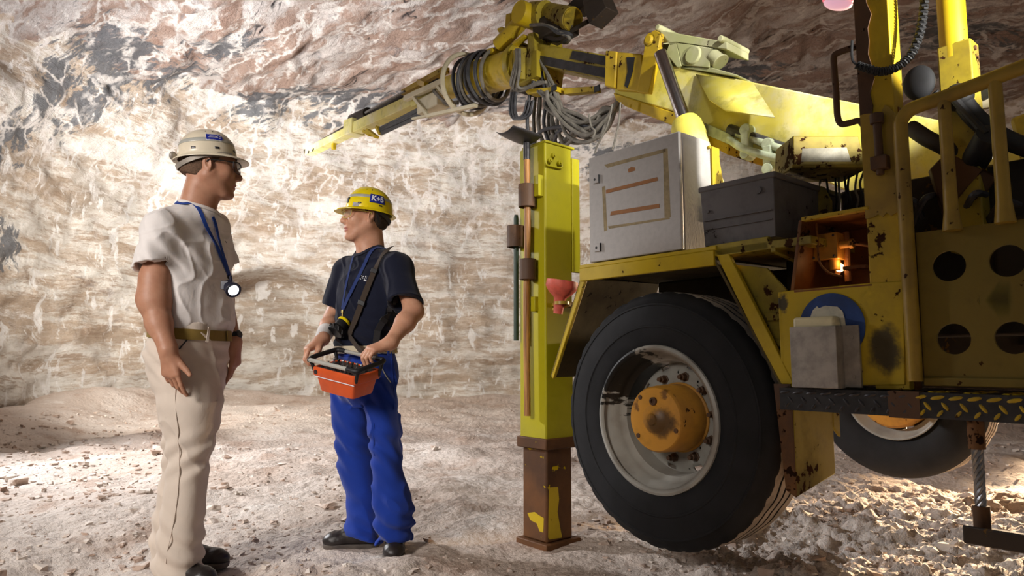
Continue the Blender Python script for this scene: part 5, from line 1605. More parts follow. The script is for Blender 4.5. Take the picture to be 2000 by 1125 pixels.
def skin_mat(name, col, lipc):
    n = NT(name)
    v = n.noise(scale=18, detail=5, rough=.6)
    c = n.mix(n.ramp(v, .3, .7), tuple(q*1.06 for q in col), tuple(q*e for q, e in zip(col, (.90, .82, .78))))
    n.p(Base_Color=c, Roughness=.48)
    n.b.inputs['Subsurface Weight'].default_value = .12
    n.b.inputs['Subsurface Radius'].default_value = (.012, .005, .003)
    n.b.inputs['Specular IOR Level'].default_value = .4
    n.bump(n.math('ADD', n.noise(scale=260, detail=2), n.math('MULTIPLY', v, .8)), .10, .003)
    return n.m

P_skin = skin_mat('skin_tanned', srgb(186, 138, 112), None)
P_skin2 = skin_mat('skin_fair', srgb(206, 156, 128), None)
P_lip = plain('lips', srgb(176, 106, 90), .45, vary=.08)
P_white = plain('eye_white', srgb(222, 216, 210), .25, vary=.03, bump=0)
P_iris = plain('iris_blue_grey', srgb(58, 70, 82), .2, vary=.2, bump=0)
P_hair = plain('dark_brown_hair', srgb(58, 42, 32), .8, vary=.4, scale=120, bump=.6)
P_hair2 = plain('short_fair_brown_hair', srgb(96, 72, 54), .85, vary=.35, scale=160, bump=.5)
P_shirt_w = cloth('white_cotton', srgb(234, 228, 225))
P_shirt_n = cloth('navy_cotton', srgb(20, 24, 42))
P_trou_w = cloth('cream_twill', srgb(220, 206, 192))
P_trou_b = cloth('royal_blue_twill', srgb(28, 58, 150))
P_belt = cloth('olive_webbing', srgb(142, 118, 58), weave=300)
P_belt2 = cloth('cream_webbing', srgb(206, 196, 170), weave=300)
P_lany = cloth('blue_lanyard', srgb(30, 66, 150), weave=300)
P_lany2 = cloth('navy_lanyard', srgb(40, 56, 108), weave=300)
P_strap = cloth('brown_webbing', srgb(64, 54, 46), weave=300)
P_strap2 = cloth('black_webbing', srgb(40, 38, 40), weave=300)
P_hat_w = plain('cream_helmet_shell', srgb(224, 212, 188), .3, vary=.04, bump=.03)
P_hat_y = plain('yellow_helmet_shell', srgb(240, 214, 10), .28, vary=.04, bump=.03)
P_refl = plain('silver_reflective_band', srgb(186, 186, 178), .35, vary=.08, metal=.2)
P_blue = plain('badge_blue', srgb(30, 44, 150), .4, vary=.05)
P_lett = plain('badge_white', srgb(236, 236, 240), .45, vary=.02)
P_bandage = cloth('white_gauze', srgb(236, 232, 230), weave=500)
P_leather = plain('black_leather', srgb(38, 32, 30), .42, vary=.3, scale=40)
P_sole = plain('dusty_rubber_sole', srgb(88, 80, 74), .8, vary=.2)
P_orange = plain('orange_plastic_shell', srgb(222, 92, 40), .42, vary=.10, scale=9)
P_navyp = plain('navy_lamp_shell', srgb(24, 26, 46), .4)
P_lampglass = glow('lit_lamp_lens', (.86, .9, 1), 9)
P_brass = plain('dull_brass', srgb(176, 150, 92), .35, metal=.9)
def lens_mat(name, col, alpha):
    n = NT(name); n.p(Base_Color=col, Roughness=.05, Alpha=alpha); n.b.inputs['Specular IOR Level'].default_value = .7; return n.m
P_lens_d = lens_mat('smoke_lens', srgb(40, 38, 44), .45)
P_lens_c = lens_mat('clear_lens', srgb(214, 214, 190), .16)

def lip_index(hd):
    def f(C):
        q = hd.local(C)
        m = (q[:, 0] > .079) & (np.abs(q[:, 1]) < .024) & (q[:, 2] < -.0585 + .10*np.abs(q[:, 1])*0) & (q[:, 2] > -.0795 + .25*np.maximum(np.abs(q[:, 1])-.008, 0)) & (q[:, 2] < -.0575 - .28*np.maximum(np.abs(q[:, 1])-.008, 0))
        return m.astype(int)
    return f

def bend(o, O): return Vector(o) - Vector(O)

def hair_obj(hd, parent, O, mat, low=-.045, front=.03):
    S = SDF()
    S.add(hd.e((-.014, 0, .042), (.104, .082, .093)))
    S.add(hd.e((-.030, 0, -.010), (.083, .072, .07)), .02)
    S.cut(plane(hd.w(front, 0, .02), hd.f + hd.u*-.55), .004); S.cut(plane(hd.w(-.02, 0, .052), hd.u + hd.f*.10), .004)
    S.cut(plane(hd.w(-.06, 0, low), -hd.u - hd.f*.35), .004)
    for y in (-1, 1): S.sub(hd.e((-.006, y*.085, -.006), (.024, .022, .042)), .003)
    for y in (-1, 1): S.sub(hd.e((.02, y*.08, -.05), (.030, .05, .05)), .003)
    S.disp = lambda P: .0012*vnoise(P*180)
    c = A3(hd.c); return sdf_obj('hair', S, c - .2, c + .2, .0035, mat, parent, O)

def headband(hd, parent, O, mat, z=.036):
    pts = [hd.w(.078, .060, z+.012), hd.w(.04, .083, z+.004), hd.w(-.02, .091, z-.008), hd.w(-.08, .070, z-.032), hd.w(-.122, 0, z-.05), hd.w(-.08, -.070, z-.032), hd.w(-.02, -.091, z-.008), hd.w(.04, -.083, z+.004), hd.w(.078, -.060, z+.012)]
    nr = [(p - hd.w(-.02, 0, z)).normalized() for p in pts]
    return ribbon('headband', pts, nr, .020, .003, mat, parent, O)

def glasses(hd, parent, O, fm, lm, arm=None):
    O = Vector(O); mb = MB(); 
    for y in (-1, 1):
        mb.tube(bez([hd.w(-.012, y*.084, .004) - O, hd.w(.0, y*.0855, .014) - O, hd.w(.05, y*.080, .017) - O, hd.w(.085, y*.068, .018) - O], 5), .0024*hd.s, n=8, flat=.8)
        mb.tube(bez([hd.w(.085, y*.070, .020) - O, hd.w(.103, y*.050, .023) - O, hd.w(.112, y*.022, .021) - O, hd.w(.113, 0, .018) - O], 5), .0026*hd.s, n=8)
        mb.tube(bez([hd.w(.085, y*.070, .020) - O, hd.w(.086, y*.070, .0) - O, hd.w(.094, y*.058, -.016) - O, hd.w(.108, y*.028, -.018) - O, hd.w(.113, y*.010, -.002) - O], 5), .0013*hd.s, n=6)
    g = mb.build('safety_glasses', arm or fm, parent)
    for y in (-1, 1):
        mb = MB(); vs = []; fs = []; n, m = 9, 6
        for i in range(m):
            for k in range(n):
                t = k/(n-1); s_ = i/(m-1); yy = .010 + .060*t
                xx = .113 - .0055*(yy/.03)**2.0*.9; top = .021; bot = -.004 - .014*math.sin(math.pi*min(1, t*1.05))**.6
                vs.append(hd.w(xx, y*yy, bot + (top-bot)*s_) - O)
        for i in range(m-1):
            for k in range(n-1): fs.append((i*n+k, i*n+k+1, (i+1)*n+k+1, (i+1)*n+k))
        mb.add(vs, fs); mb.build('lens', lm, g)
    return g

def waist_ring(name, loft, z, tilt, h, th, mat, parent, O, a0=0, a1=360, grow=.006):
    mb = MB(); n = 64; full = (a1-a0) >= 359.9; N = n if full else n+1
    cx, cy, a, b, yaw = loft.at(z); c, s = math.cos(yaw), math.sin(yaw); vs = []; fs = []
    for i in range(N):
        t = R(a0 + (a1-a0)*i/n); ct, st = math.cos(t), math.sin(t)
        k = (abs(ct)**2.3 + abs(st)**2.3)**(-1/2.3)
        u, v = ct*k, st*k
        for (g, dz) in ((grow, -h/2), (grow+th, -h/2), (grow+th, h/2), (grow, h/2)):
            uu, vv = u*(a+g), v*(b+g)
            vs.append(Vector((cx + uu*c - vv*s, cy + uu*s + vv*c, z + dz + tilt*uu)) - Vector(O))
    for i in range(n):
        j = (i+1) % N
        for q in range(4): fs.append((i*4+q, i*4+(q+1)%4, j*4+(q+1)%4, j*4+q))
    if not full: fs += [(3,2,1,0), tuple((N-1)*4+q for q in range(4))]
    mb.add(vs, fs); return mb.build(name, mat, parent, angle=50)

def decal(name, S, txt, x, y, size, Y, mat, parent, O, slant=0, sx=1.0, rot=0, lift=.0015, span=.4, bold=0):
    vs, fs = text_mesh(txt, size, bold); out = []
    ca, sa = math.cos(rot), math.sin(rot)
    for v in vs:
        vx = v.x*sx + slant*v.y; vy = v.y
        out.append(S.hit(x + vx*ca - vy*sa, y - (vx*sa + vy*ca), Y, span) - ray(x, y).normalized()*lift - Vector(O))
    mb = MB(); mb.add(out, fs); return mb.build(name, mat, parent, merge=False)

def lay(S, px, Y, off=.003, span=.35):
    """points and normals of a strap lying on the cloth"""
    pts = []; nr = []
    for q in px:
        p = S.hit(q[0], q[1], q[2] if len(q) > 2 else Y, span); n = S.grad(p, .012)
        pts.append(p + n*off); nr.append(n)
    if len(pts) > 2:
        pts, nr = drape(S, pts, off)
    return pts, nr

def crease(P, fr, seed, amp):
    # sharp ridges running slantwise through the cloth
    q = P.copy(); q[:, 0] = P[:, 0] + .5*P[:, 2]; q[:, 2] = P[:, 2] - .35*P[:, 0]
    v = vnoise(q*np.array(fr, float) + seed)
    return -amp*np.maximum(0, 1 - np.abs(v)*3.2)**2

def collar_on(S, hd, rx, ry, mat, parent, O):
    cp = []; cn = []
    for k in range(24):
        a = 2*math.pi*k/24; zs = np.linspace(-.10, -.30, 120)
        Q = np.array([A3(hd.w(-.042 + rx*math.cos(a)*(1 + .25*max(0, math.cos(a))), ry*math.sin(a), z)) for z in zs])
        i = int(np.argmax(S.ev(Q) < .002)); p = Vector(Q[i]); cp.append(p + Vector((0,0,.003)))
        cn.append((hd.l*math.sin(a)*.8 + hd.f*math.cos(a)*.8 + hd.u*.6).normalized())
    m = len(cp); cp = [(cp[i-1] + cp[i]*2 + cp[(i+1) % m])/4 for i in range(m)]
    ribbon('collar', cp, cn, .018, .004, mat, parent, O, n=3, closed=True)

# ------------------------------------------------------------------ the man in white
def man_in_white():
    O = Vector((-1.48, 2.99, 0)); root = empty('person', O)
    tag(root, 'man in white T-shirt and cream trousers with a pale hard hat, standing in profile', 'person')
    yaw = R(-20)
    hd = Head(at(411, 329, 3.02), (.93, .37, -.03), 1.12)
    Rs, Ls = at(317, 447, 2.84), at(418, 446, 3.15)
    Re, Rw = at(300, 584, 2.80), at(329, 684, 2.75)
    Le, Lw = at(434, 585, 3.19), at(457, 668, 3.12)
    T = loftz([row(436, 318, 416, 3.0, yaw, 1.5), row(455, 302, 434, 3.0, yaw, 1.5), row(478, 292, 446, 3.0, yaw, 1.45), row(510, 288, 452, 3.0, yaw, 1.4), row(560, 290, 457, 3.0, yaw, 1.35), row(600, 296, 457, 3.0, yaw, 1.3), row(632, 300, 454, 3.0, yaw, 1.3), row(652, 304, 448, 3.0, yaw, 1.3)])
    # --- body
    B = SDF(); hd.build(B, lean=.0, fat=.004)
    c0 = at(372, 440, 3.0); c1 = at(372, 640, 3.0)
    B.add(ell(c0 - Vector((0,0,.14)), (.085, .13, .22), np.array(Matrix.Rotation(yaw, 3, 'Z'))), .04).add(rcone(c0 - Vector((0,0,.2)), c1 - Vector((0,0,.12)), .10, .11), .05)
    nb = hd.w(-.046, 0, -.175)
    for J in (Rs, Ls): B.add(rcone(nb - Vector((0,0,.06)), J - Vector((0,0,.01)), .035, .042), .03)
    B.add(rcone(Rs, Re, .050, .054), .02).add(rcone(at(303,545,2.81), at(304,588,2.80), .057, .055), .04).add(rcone(Re, at(311,632,2.78), .058, .047), .03).add(rcone(at(311,632,2.78), Rw, .047, .0325), .03)
    B.add(rcone(Ls, Le, .052, .048), .02).add(rcone(Le, Lw, .048, .030), .03)
    hand(B, Rw + Vector((0,0,-.01)), (.16, .02, -1), (1, -.25, .1), (-.15, -1, 0), [(10, 12, 8), (20, 26, 12), (26, 32, 16), (30, 34, 18)], 1.03, [(.052,.042,-.010), (.078,.060,-.014), (.098,.073,-.014)], spread=.07)
    hand(B, Lw + Vector((.003,0,-.015)), (.10, -.06, -1), (-.15, -1, 0), (1, -.1, 0), [(14, 12, 6), (22, 26, 10), (34, 36, 18), (44, 46, 24)], 1.0, [(.052,.036,-.018), (.080,.040,-.024), (.104,.036,-.028)], spread=.04)
    hipN, hipF = at(368, 720, 2.93), at(375, 720, 3.08)
    kN, kF = at(372, 900, 2.93), at(362, 900, 3.08); aN, aF = at(352, 1092, 2.95), at(345, 1085, 3.08)
    for a, k_, f in ((hipN, kN, aN), (hipF, kF, aF)): B.add(rcone(a, k_, .06, .045), .02).add(rcone(k_, f, .045, .034), .02)
    B.add(rcone(c1 - Vector((0,0,.1)), hipN, .08, .06), .02)
    sdf_obj('body', B, O + Vector((-.42, -.55, -.02)), O + Vector((.48, .55, 1.98)), .003, [P_skin, P_lip], root, O, lip_index(hd))
    # --- clothes
    S = SDF(); S.add(T)
    S.add(rcone(nb + Vector((0,0,-.022)), Rs, .055, .068), .06).add(rcone(nb + Vector((0,0,-.022)), Ls, .055, .064), .06)
    hemR = at(299, 521, 2.80); hemL = at(437, 520, 3.19)
    S.add(sleeve(Rs, hemR, .070, .0785, .0635, tilt=(.25,0,0)), .045).add(sleeve(Ls, hemL, .064, .069, .058), .04)
    S.add(ell(nb - Vector((0,0,.052)), (.096, .118, .055), np.array(Matrix.Rotation(yaw, 3, 'Z'))), .05)
    S.sub(rcone(hd.w(-.03, 0, -.10), hd.w(-.040, 0, -.190), .070, .070), .006)
    def fold(P):
        q = P - A3(O)
        w = vnoise(P*np.array([7, 7, 3.2]) + 3)
        d = .0045*w + .0025*vnoise(P*np.array([15, 15, 6])) + crease(P, (11, 11, 5), 5, .0055) + crease(P, (8, 8, 12), 11, .003)
        z = q[:, 2]
        blouse = np.exp(-((z-1.10)/.10)**2)
        d = d + .006*blouse*np.sin((q[:, 0]*.8 - q[:, 1]*.6)*60 + 3*w)
        near = np.exp(-(((P - A3(Rs + Vector((.06,0,-.10))))**2).sum(1))/.016)
        d = d + .006*near*np.sin((q[:, 2]*.9 + q[:, 0]*1.2)*75)
        return d
    S.disp = fold
    shirt = sdf_obj('t_shirt', S, O + Vector((-.42, -.5, .9)), O + Vector((.4, .5, 1.68)), .0042, P_shirt_w, root, O)
    # collar
    collar_on(S, hd, .074, .072, P_shirt_w, shirt, O)
    # trousers
    tr = SDF(); y2 = R(-14)
    pel = loftz([row(634, 303, 447, 3.0, y2, 1.25), row(660, 296, 447, 3.0, y2, 1.25), row(690, 288, 444, 3.0, y2, 1.2), row(720, 289, 442, 3.0, y2, 1.15), row(755, 300, 437, 3.0, y2, 1.1), row(785, 325, 420, 3.0, y2, .8), row(800, 345, 400, 3.0, y2, .6)])
    near = loftz([row(688, 335, 405, 2.97, y2, .9), row(735, 312, 428, 2.94, y2, .95), row(790, 308, 434, 2.92, y2, .9), row(840, 321, 425, 2.92, y2, .9), row(900, 327, 412, 2.92, y2, 1.0), row(960, 320, 406, 2.92, y2, 1.05), row(1010, 312, 402, 2.92, y2, 1.05), row(1070, 305, 398, 2.93, y2, 1.0), row(1124, 304, 397, 2.94, y2, .95)])
    far = loftz([row(688, 330, 405, 3.04, y2, .9), row(735, 306, 426, 3.08, y2, .9), row(840, 318, 412, 3.10, y2, .9), row(920, 318, 398, 3.10, y2, 1.0), row(1000, 303, 384, 3.10, y2, 1.0), row(1060, 297, 376, 3.10, y2, 1.0), row(1104, 297, 378, 3.10, y2, 1.0)])
    tr.add(pel).add(near, .06).add(far, .05)
    hz = min(f[0] for f in [row(1124, 304, 397, 2.94, y2, 1)])
    def tf(P):
        q = P - A3(O); z = q[:, 2]
        d = .005*vnoise(P*np.array([6, 6, 2.2])) + .003*vnoise(P*np.array([14, 14, 5]) + 5) + crease(P, (7, 7, 3), 2, .008)
        d = d + .009*sstep(.42, .05, z)*np.sin(z*62 + q[:, 0]*26 + 3*vnoise(P*4))*(.4 + .6*sstep(-.1, .5, vnoise(P*5)))
        d = d + .006*np.exp(-((z-.52)/.09)**2)*np.sin(z*70 - q[:, 0]*40 + 2*vnoise(P*5))
        d = d + .004*np.exp(-((z-.93)/.10)**2)*np.sin((q[:, 0] + z*1.3)*70)
        return d
    tr.disp = tf
    tro = sdf_obj('trousers', tr, O + Vector((-.4, -.45, -.03)), O + Vector((.4, .45, 1.12)), .0045, P_trou_w, root, O)
    # side seam and pocket mouth
    pts, nr = lay(tr, [(345, 690), (343, 760), (350, 840), (353, 880), (352, 920), (346, 980), (336, 1040), (325, 1100)], 2.95, .0012)
    ribbon('side_seam', pts, nr, .0045, .003, P_trou_w, tro, O, n=1)
    pts, nr = lay(tr, [(350, 682), (358, 672), (368, 660)], 2.95, .0005); ribbon('pocket_mouth', pts, nr, .006, .002, M['steel_dark'], tro, O, n=1)
    zb = at(390, 651, 2.9).z
    bl = waist_ring('belt', pel, zb, -.06, .044, .004, P_belt, root, O, grow=.007)
    pts, nr = lay(tr, [(404, 640), (402, 666)], 2.9, .013); ribbon('belt_loop', pts, nr, .011, .003, P_trou_w, tro, O)
    p, n = lay(tr, [(441, 657)], 2.9, .016); mb = MB(); q = p[0] - O; n = n[0]; s_ = Vector((0,0,1)).cross(n).normalized()
    mb.cbox(q, (.040, .006, .046), Matrix((s_, n, s_.cross(n))).transposed()); mb.build('buckle', P_belt, bl, bevel=.002)
    # watch
    ax = (Lw - Le).normalized(); wc = Le.lerp(Lw, .90); mb = MB()
    mb.lathe([(.034,-.011),(.038,-.011),(.038,.011),(.034,.011)], wc - O, ax, 28, closed=True)
    wt = mb.build('wrist_watch', M['black'], root); mb = MB(); sd = (Vector((.9,-.3,.1)) - ax*ax.dot(Vector((.9,-.3,.1)))).normalized()
    mb.lathe([(0,.042),(.016,.042),(.019,.038),(.019,.034)], wc - O, sd, 22); mb.build('watch_case', M['steel_dark'], wt)
    # head wear
    eye_parts(hd, root, O, (P_white, P_iris)); brow_parts(hd, root, O, P_hair2)
    hair_obj(hd, root, O, P_hair2)
    H = Helmet(hd.w(-.014, 0, .040), (.93, .37, .09), (-.08, -.04, 1), 1.0, .040); hat = H.build(root, O, P_hat_w, None)
    H.patch('reflective_band', P_refl, hat, O, 0, 2*math.pi, .66, .76, n=72)
    th = R(-72)
    def dshape(w, h): return [(-w, -h*.95), (w-h, -h), *[(w-h+h*math.sin(R(a_)), -h*math.cos(R(a_))) for a_ in range(20, 180, 20)], (w-h, h), (-w-.003, h*.92)]
    bd = H.poly('badge', dshape(.0395, .0165), P_lett, hat, O, th + .03, .645, .0026); H.poly('badge_field', dshape(.0375, .0145), P_blue, bd, O, th + .03, .645, .0036)
    bar = lambda x0, x1, y0, y1, sl=0: H.poly('badge_mark', [(x0, y0), (x1, y0+sl), (x1, y1+sl), (x0, y1)], P_lett, bd, O, th + .03, .645, .0046)
    bar(-.024, -.001, .0005, .0030, .0006); bar(.0005, .013, .0000, .0042); bar(-.030, .014, -.0048, -.0030, .0012)
    bar(.015, .0205, .0055, .0085); bar(.0225, .0285, .0006, .0036); bar(.0175, .0245, -.0075, -.0048)
    for dt in (-.42, -.05, .32):
        H.patch('vent_hole', M['black'], hat, O, th + dt - .03 + .1, th + dt + .03 + .1, .395, .43, off=.001, n=4, m=3)
    for dt in (-.75, .05, .85): H.patch('rim_slot', M['steel_dark'], hat, O, th + dt - .08, th + dt + .08, .885, .93, off=.001, n=5, m=3)
    mb = MB(); q = H.w(-.138, -.01, .005) - O; mb.ball(q, (.014,.024,.020)); mb.build('ratchet_knob', M['alu_dull'], hat)
    headband(hd, root, O, M['alu_dull'])
    glasses(hd, root, O, M['black'], P_lens_d)
    # shoes
    shoe(root, gnd(306, 1134), gnd(306, 1134) + Vector((.275, -.10, 0)), .0, O, (P_leather, P_sole))
    shoe(root, gnd(313, 1107), gnd(446, 1108), .0, O, (P_leather, P_sole))
    mb = MB(); mb.add([S.hit(x, y, 2.95, .4) - ray(x, y).normalized()*.0015 - O for x, y in ((439, 470), (441, 470.5), (443.5, 474.5), (442, 475))], [(0,1,2,3)]); mb.build('chest_mark', M['steel_dark'], shirt)
    # lanyard with a lit cap lamp
    L = empty('lanyard_lamp', O); tag(L, 'lit lamp on a blue lanyard hanging at the white T-shirt', 'lamp')
    nk = [hd.w(-.112, -.045, -.165), hd.w(-.080, -.082, -.178)]
    p1, n1 = lay(S, [(376, 396), (392, 428), (410, 462), (428, 500), (441, 528), (445, 538)], 2.9, .004)
    pts, nr = drape(S, [hd.w(-.108, -.01, -.150)] + nk + p1[::6], .004)
    ribbon('strap', pts, nr, .017, .0018, P_lany, L, O, n=1)
    p2, n2 = lay(S, [(414, 424), (422, 455), (431, 490), (442, 522), (447, 538)], 2.95, .0045)
    ribbon('strap', p2, n2, .015, .0018, P_lany, L, O, n=1)
    q = p1[-1]; mb = MB(); mb.cyl(q - O, q - O + Vector((.002,-.002,-.012)), .007, n=10)
    rg = [q - O + Vector((.012*math.sin(a)*.6, -.003, -.026 + .012*math.cos(a))) for a in [2*math.pi*k/16 for k in range(16)]]; mb.tube(rg, .0022, n=6, closed=True); mb.build('snap_hook', M['steel_dark'], L)
    lc = at(451, 562, 2.80) ; dl = Vector((.62, -.62, -.42)).normalized(); mb = MB()
    mb.lathe([(0,-.030),(.022,-.030),(.027,-.022),(.028,.010),(.031,.014),(.032,.030),(.029,.032),(.027,.030)], lc - O, dl, 28)
    mb.cbox(lc - O + Vector((-.022,.0,.010)), (.03,.03,.034)); mb.cyl(lc - O + Vector((0,0,.025)), lc - O + Vector((-.008,.012,.05)), .006, n=10)
    mb.build('lamp_body', P_navyp, L, bevel=.002)
    mb = MB(); mb.lathe([(0,.0315),(.018,.031),(.026,.0285),(.0265,.026)], lc - O, dl, 28); mb.build('lamp_lens', P_lampglass, L)
    d = bpy.data.lights.new('cap_lamp_light', 'SPOT'); d.energy = 5; d.color = (.86,.9,1); d.spot_size = R(110); d.spot_blend = .8; d.shadow_soft_size = .02
    lo = bpy.data.objects.new('cap_lamp_light', d); COL.objects.link(lo); lo.location = lc + dl*.036; lo.rotation_euler = dl.to_track_quat('-Z', 'Y').to_euler()

# ------------------------------------------------------------------ the man in blue
def man_in_blue():
    O = Vector((-.66, 3.38, 0)); root = empty('person', O)
    tag(root, 'young man in navy T-shirt, blue trousers and yellow hard hat holding an orange control box', 'person')
    yaw = math.atan2(-.84, -.545)
    hd = Head(at(714, 426, 3.42), (-.90, -.43, .04), 1.03)
    Ls, Rs = at(779, 524, 3.30), at(676, 530, 3.53)
    Le, Lw = at(808, 608, 3.20), at(760, 671, 3.055)
    Re, Rw = at(650, 622, 3.54), at(628, 664, 3.24)
    nb = hd.w(-.046, 0, -.175)
    B = SDF(); hd.build(B)
    c0, c1 = at(725, 525, 3.42), at(716, 675, 3.42)
    B.add(ell(c0 - Vector((0,0,.13)), (.075, .115, .20), np.array(Matrix.Rotation(yaw, 3, 'Z'))), .04).add(rcone(c0 - Vector((0,0,.15)), c1 - Vector((0,0,.15)), .09, .10), .05)
    for J in (Rs, Ls): B.add(rcone(nb - Vector((0,0,.06)), J - Vector((0,0,.01)), .030, .036), .03)
    B.add(rcone(Ls, Le, .044, .042), .02).add(rcone(Le, Le.lerp(Lw, .35), .044, .043), .03).add(rcone(Le.lerp(Lw, .35), Lw, .043, .027), .03)
    B.add(rcone(Rs, Re, .042, .041), .02).add(rcone(Re, Re.lerp(Rw, .35), .043, .041), .03).add(rcone(Re.lerp(Rw, .35), Rw, .041, .027), .03)
    hand(B, Rw, (-.62, -.55, -.52), (.60, -.72, .1), (-.42, -.18, .90), [(38, 52, 30), (44, 56, 32), (48, 58, 34), (50, 58, 34)], .97, [(.052,.040,-.026), (.080,.040,-.040), (.098,.030,-.054)])
    hand(B, Lw, (-.86, -.36, -.30), (-.42, .80, .25), (-.12, -.42, .90), [(34, 48, 22), (40, 52, 24), (42, 52, 26), (40, 50, 26)], .97, [(.050,.042,-.024), (.078,.050,-.040), (.098,.050,-.056)], spread=.06)
    hipR, hipL = at(694, 745, 3.48), at(736, 745, 3.40); kR, kL = at(694, 880, 3.50), at(753, 880, 3.345); aR, aL = at(712, 1040, 3.48), at(770, 1050, 3.36)
    for a, k_, f in ((hipR, kR, aR), (hipL, kL, aL)): B.add(rcone(a, k_, .046, .034), .02).add(rcone(k_, f, .034, .030), .02)
    B.add(rcone(c1 - Vector((0,0,.12)), hipR, .065, .05), .02).add(rcone(c1 - Vector((0,0,.12)), hipL, .065, .05), .02)
    sdf_obj('body', B, O + Vector((-.5, -.6, -.02)), O + Vector((.55, .5, 1.80)), .003, [P_skin2, P_lip], root, O, lip_index(hd))
    # shirt
    T = loftz([row(516, 690, 764, 3.42, yaw, 1.5), row(530, 676, 778, 3.42, yaw, 1.5), row(550, 666, 784, 3.42, yaw, 1.45), row(590, 660, 784, 3.42, yaw, 1.4), row(630, 658, 776, 3.42, yaw, 1.35), row(660, 657, 772, 3.42, yaw, 1.3), row(684, 657, 771, 3.42, yaw, 1.3)])
    S = SDF(); S.add(T)
    S.add(rcone(nb + Vector((0,0,-.024)), Rs, .050, .060), .06).add(rcone(nb + Vector((0,0,-.024)), Ls, .050, .064), .06)
    hL, hR = at(790, 590, 3.21), at(655, 598, 3.54)
    S.add(sleeve(Ls, hL, .064, .079, .066, tilt=(-.1,0,0)), .045).add(sleeve(Rs, hR, .060, .066, .055), .04)
    S.add(ell(nb - Vector((0,0,.050)), (.086, .106, .052), np.array(Matrix.Rotation(yaw, 3, 'Z'))), .05)
    S.sub(rcone(hd.w(-.03, 0, -.10), hd.w(-.042, 0, -.190), .064, .066), .006)
    def fold(P):
        q = P - A3(O); w = vnoise(P*np.array([7, 7, 3.0]) + 8)
        d = crease(P, (9, 9, 4), 5, .007) + .006*w + .003*vnoise(P*np.array([16, 16, 7]))
        d = d + .006*np.exp(-((q[:, 2]-1.0)/.12)**2)*np.sin((q[:, 2]*1.4 + q[:, 0]*.6)*70 + 3*w)
        return d
    S.disp = fold
    sh_ = sdf_obj('t_shirt', S, O + Vector((-.5, -.5, .85)), O + Vector((.5, .5, 1.6)), .0042, P_shirt_n, root, O)
    collar_on(S, hd, .068, .068, P_shirt_n, sh_, O)
    decal('chest_mark', S, 'K+S', 708, 542, 11, 3.25, P_lett, sh_, O, slant=.3, sx=.95, rot=-.08, bold=.03)
    for q in ([(698, 546), (704, 537), (706, 537), (701, 546)], [(698, 546), (716, 547.5), (715, 549), (698, 547.5)]):
        mb = MB(); mb.add([S.hit(x, y, 3.25, .4) - ray(x, y).normalized()*.0015 - O for x, y in q], [(0,1,2,3)]); mb.build('chest_mark', P_lett, sh_)
    # trousers
    tr = SDF()
    pel = loftz([row(668, 664, 763, 3.42, yaw, 1.25), row(682, 662, 766, 3.42, yaw, 1.25), row(710, 651, 773, 3.42, yaw, 1.2), row(745, 648, 775, 3.42, yaw, 1.15), row(775, 668, 756, 3.42, yaw, .9), row(792, 690, 735, 3.42, yaw, .6)])
    rl = loftz([row(698, 668, 706, 3.46, yaw, 1.1), row(745, 650, 714, 3.49, yaw, 1.1), row(790, 648, 722, 3.50, yaw, 1.1), row(850, 655, 728, 3.50, yaw, 1.05), row(910, 665, 736, 3.50, yaw, 1.0), row(960, 680, 742, 3.50, yaw, 1.0), row(990, 680, 746, 3.50, yaw, 1.0), row(1020, 676, 748, 3.49, yaw, 1.05), row(1044, 672, 746, 3.48, yaw, 1.05)])
    ll = loftz([row(698, 722, 762, 3.38, yaw, 1.1), row(745, 708, 775, 3.365, yaw, 1.1), row(800, 714, 778, 3.35, yaw, 1.1), row(850, 720, 781, 3.34, yaw, 1.05), row(900, 727, 786, 3.33, yaw, 1.05), row(950, 733, 795, 3.33, yaw, 1.05), row(985, 735, 806, 3.33, yaw, 1.05), row(1010, 737, 806, 3.33, yaw, 1.0), row(1054, 741, 801, 3.34, yaw, 1.0)])
    tr.add(pel).add(rl, .05).add(ll, .03)
    pk = at(770, 842, 3.33); tr.add(rbox(pk + Vector((-.036,.02,0)), (.026, .070, .085), .014, np.array(Matrix.Rotation(yaw + R(90) - R(25), 3, 'Z'))), .02)
    def tf(P):
        q = P - A3(O); z = q[:, 2]; w = vnoise(P*np.array([6, 6, 3]) + 2)
        d = .006*w + .003*vnoise(P*np.array([14, 14, 6])) + crease(P, (7, 7, 4.5), 6, .011)
        d = d + .012*sstep(.36, .08, z)*np.sin(z*78 + q[:, 0]*22 + 3.5*w)*(.45 + .55*sstep(-.2, .4, vnoise(P*6)))
        d = d + .007*np.exp(-((z-.50)/.12)**2)*np.sin(z*60 + q[:, 0]*45 + 3*w)
        d = d + .005*np.exp(-((z-.78)/.10)**2)*np.sin((q[:, 0]*1.4 + z)*62 + 2*w)
        return d
    tr.disp = tf
    tro = sdf_obj('trousers', tr, O + Vector((-.5, -.5, -.02)), O + Vector((.5, .5, 1.05)), .0045, P_trou_b, root, O)
    pts, nr = lay(tr, [(765, 700), (767, 760), (769, 800)], 3.3, .0006); ribbon('side_seam', pts, nr, .005, .002, P_trou_b, tro, O, n=1)
    pts, nr = lay(tr, [(730, 826), (731, 860), (732, 890)], 3.3, .0006); ribbon('pocket_edge', pts, nr, .005, .002, P_trou_b, tro, O, n=1)
    pts, nr = lay(tr, [(738, 703), (746, 722), (755, 738), (763, 748)], 3.3, .001); ribbon('pocket_piping', pts, nr, .004, .002, P_refl, tro, O, n=1)
    bl = waist_ring('belt', pel, at(760, 683, 3.3).z, 0, .036, .004, P_belt2, root, O, grow=.014)
    p, n = lay(tr, [(764, 684)], 3.3, .024); mb = MB(); q = p[0] - O; n = n[0]; s_ = Vector((0,0,1)).cross(n).normalized()
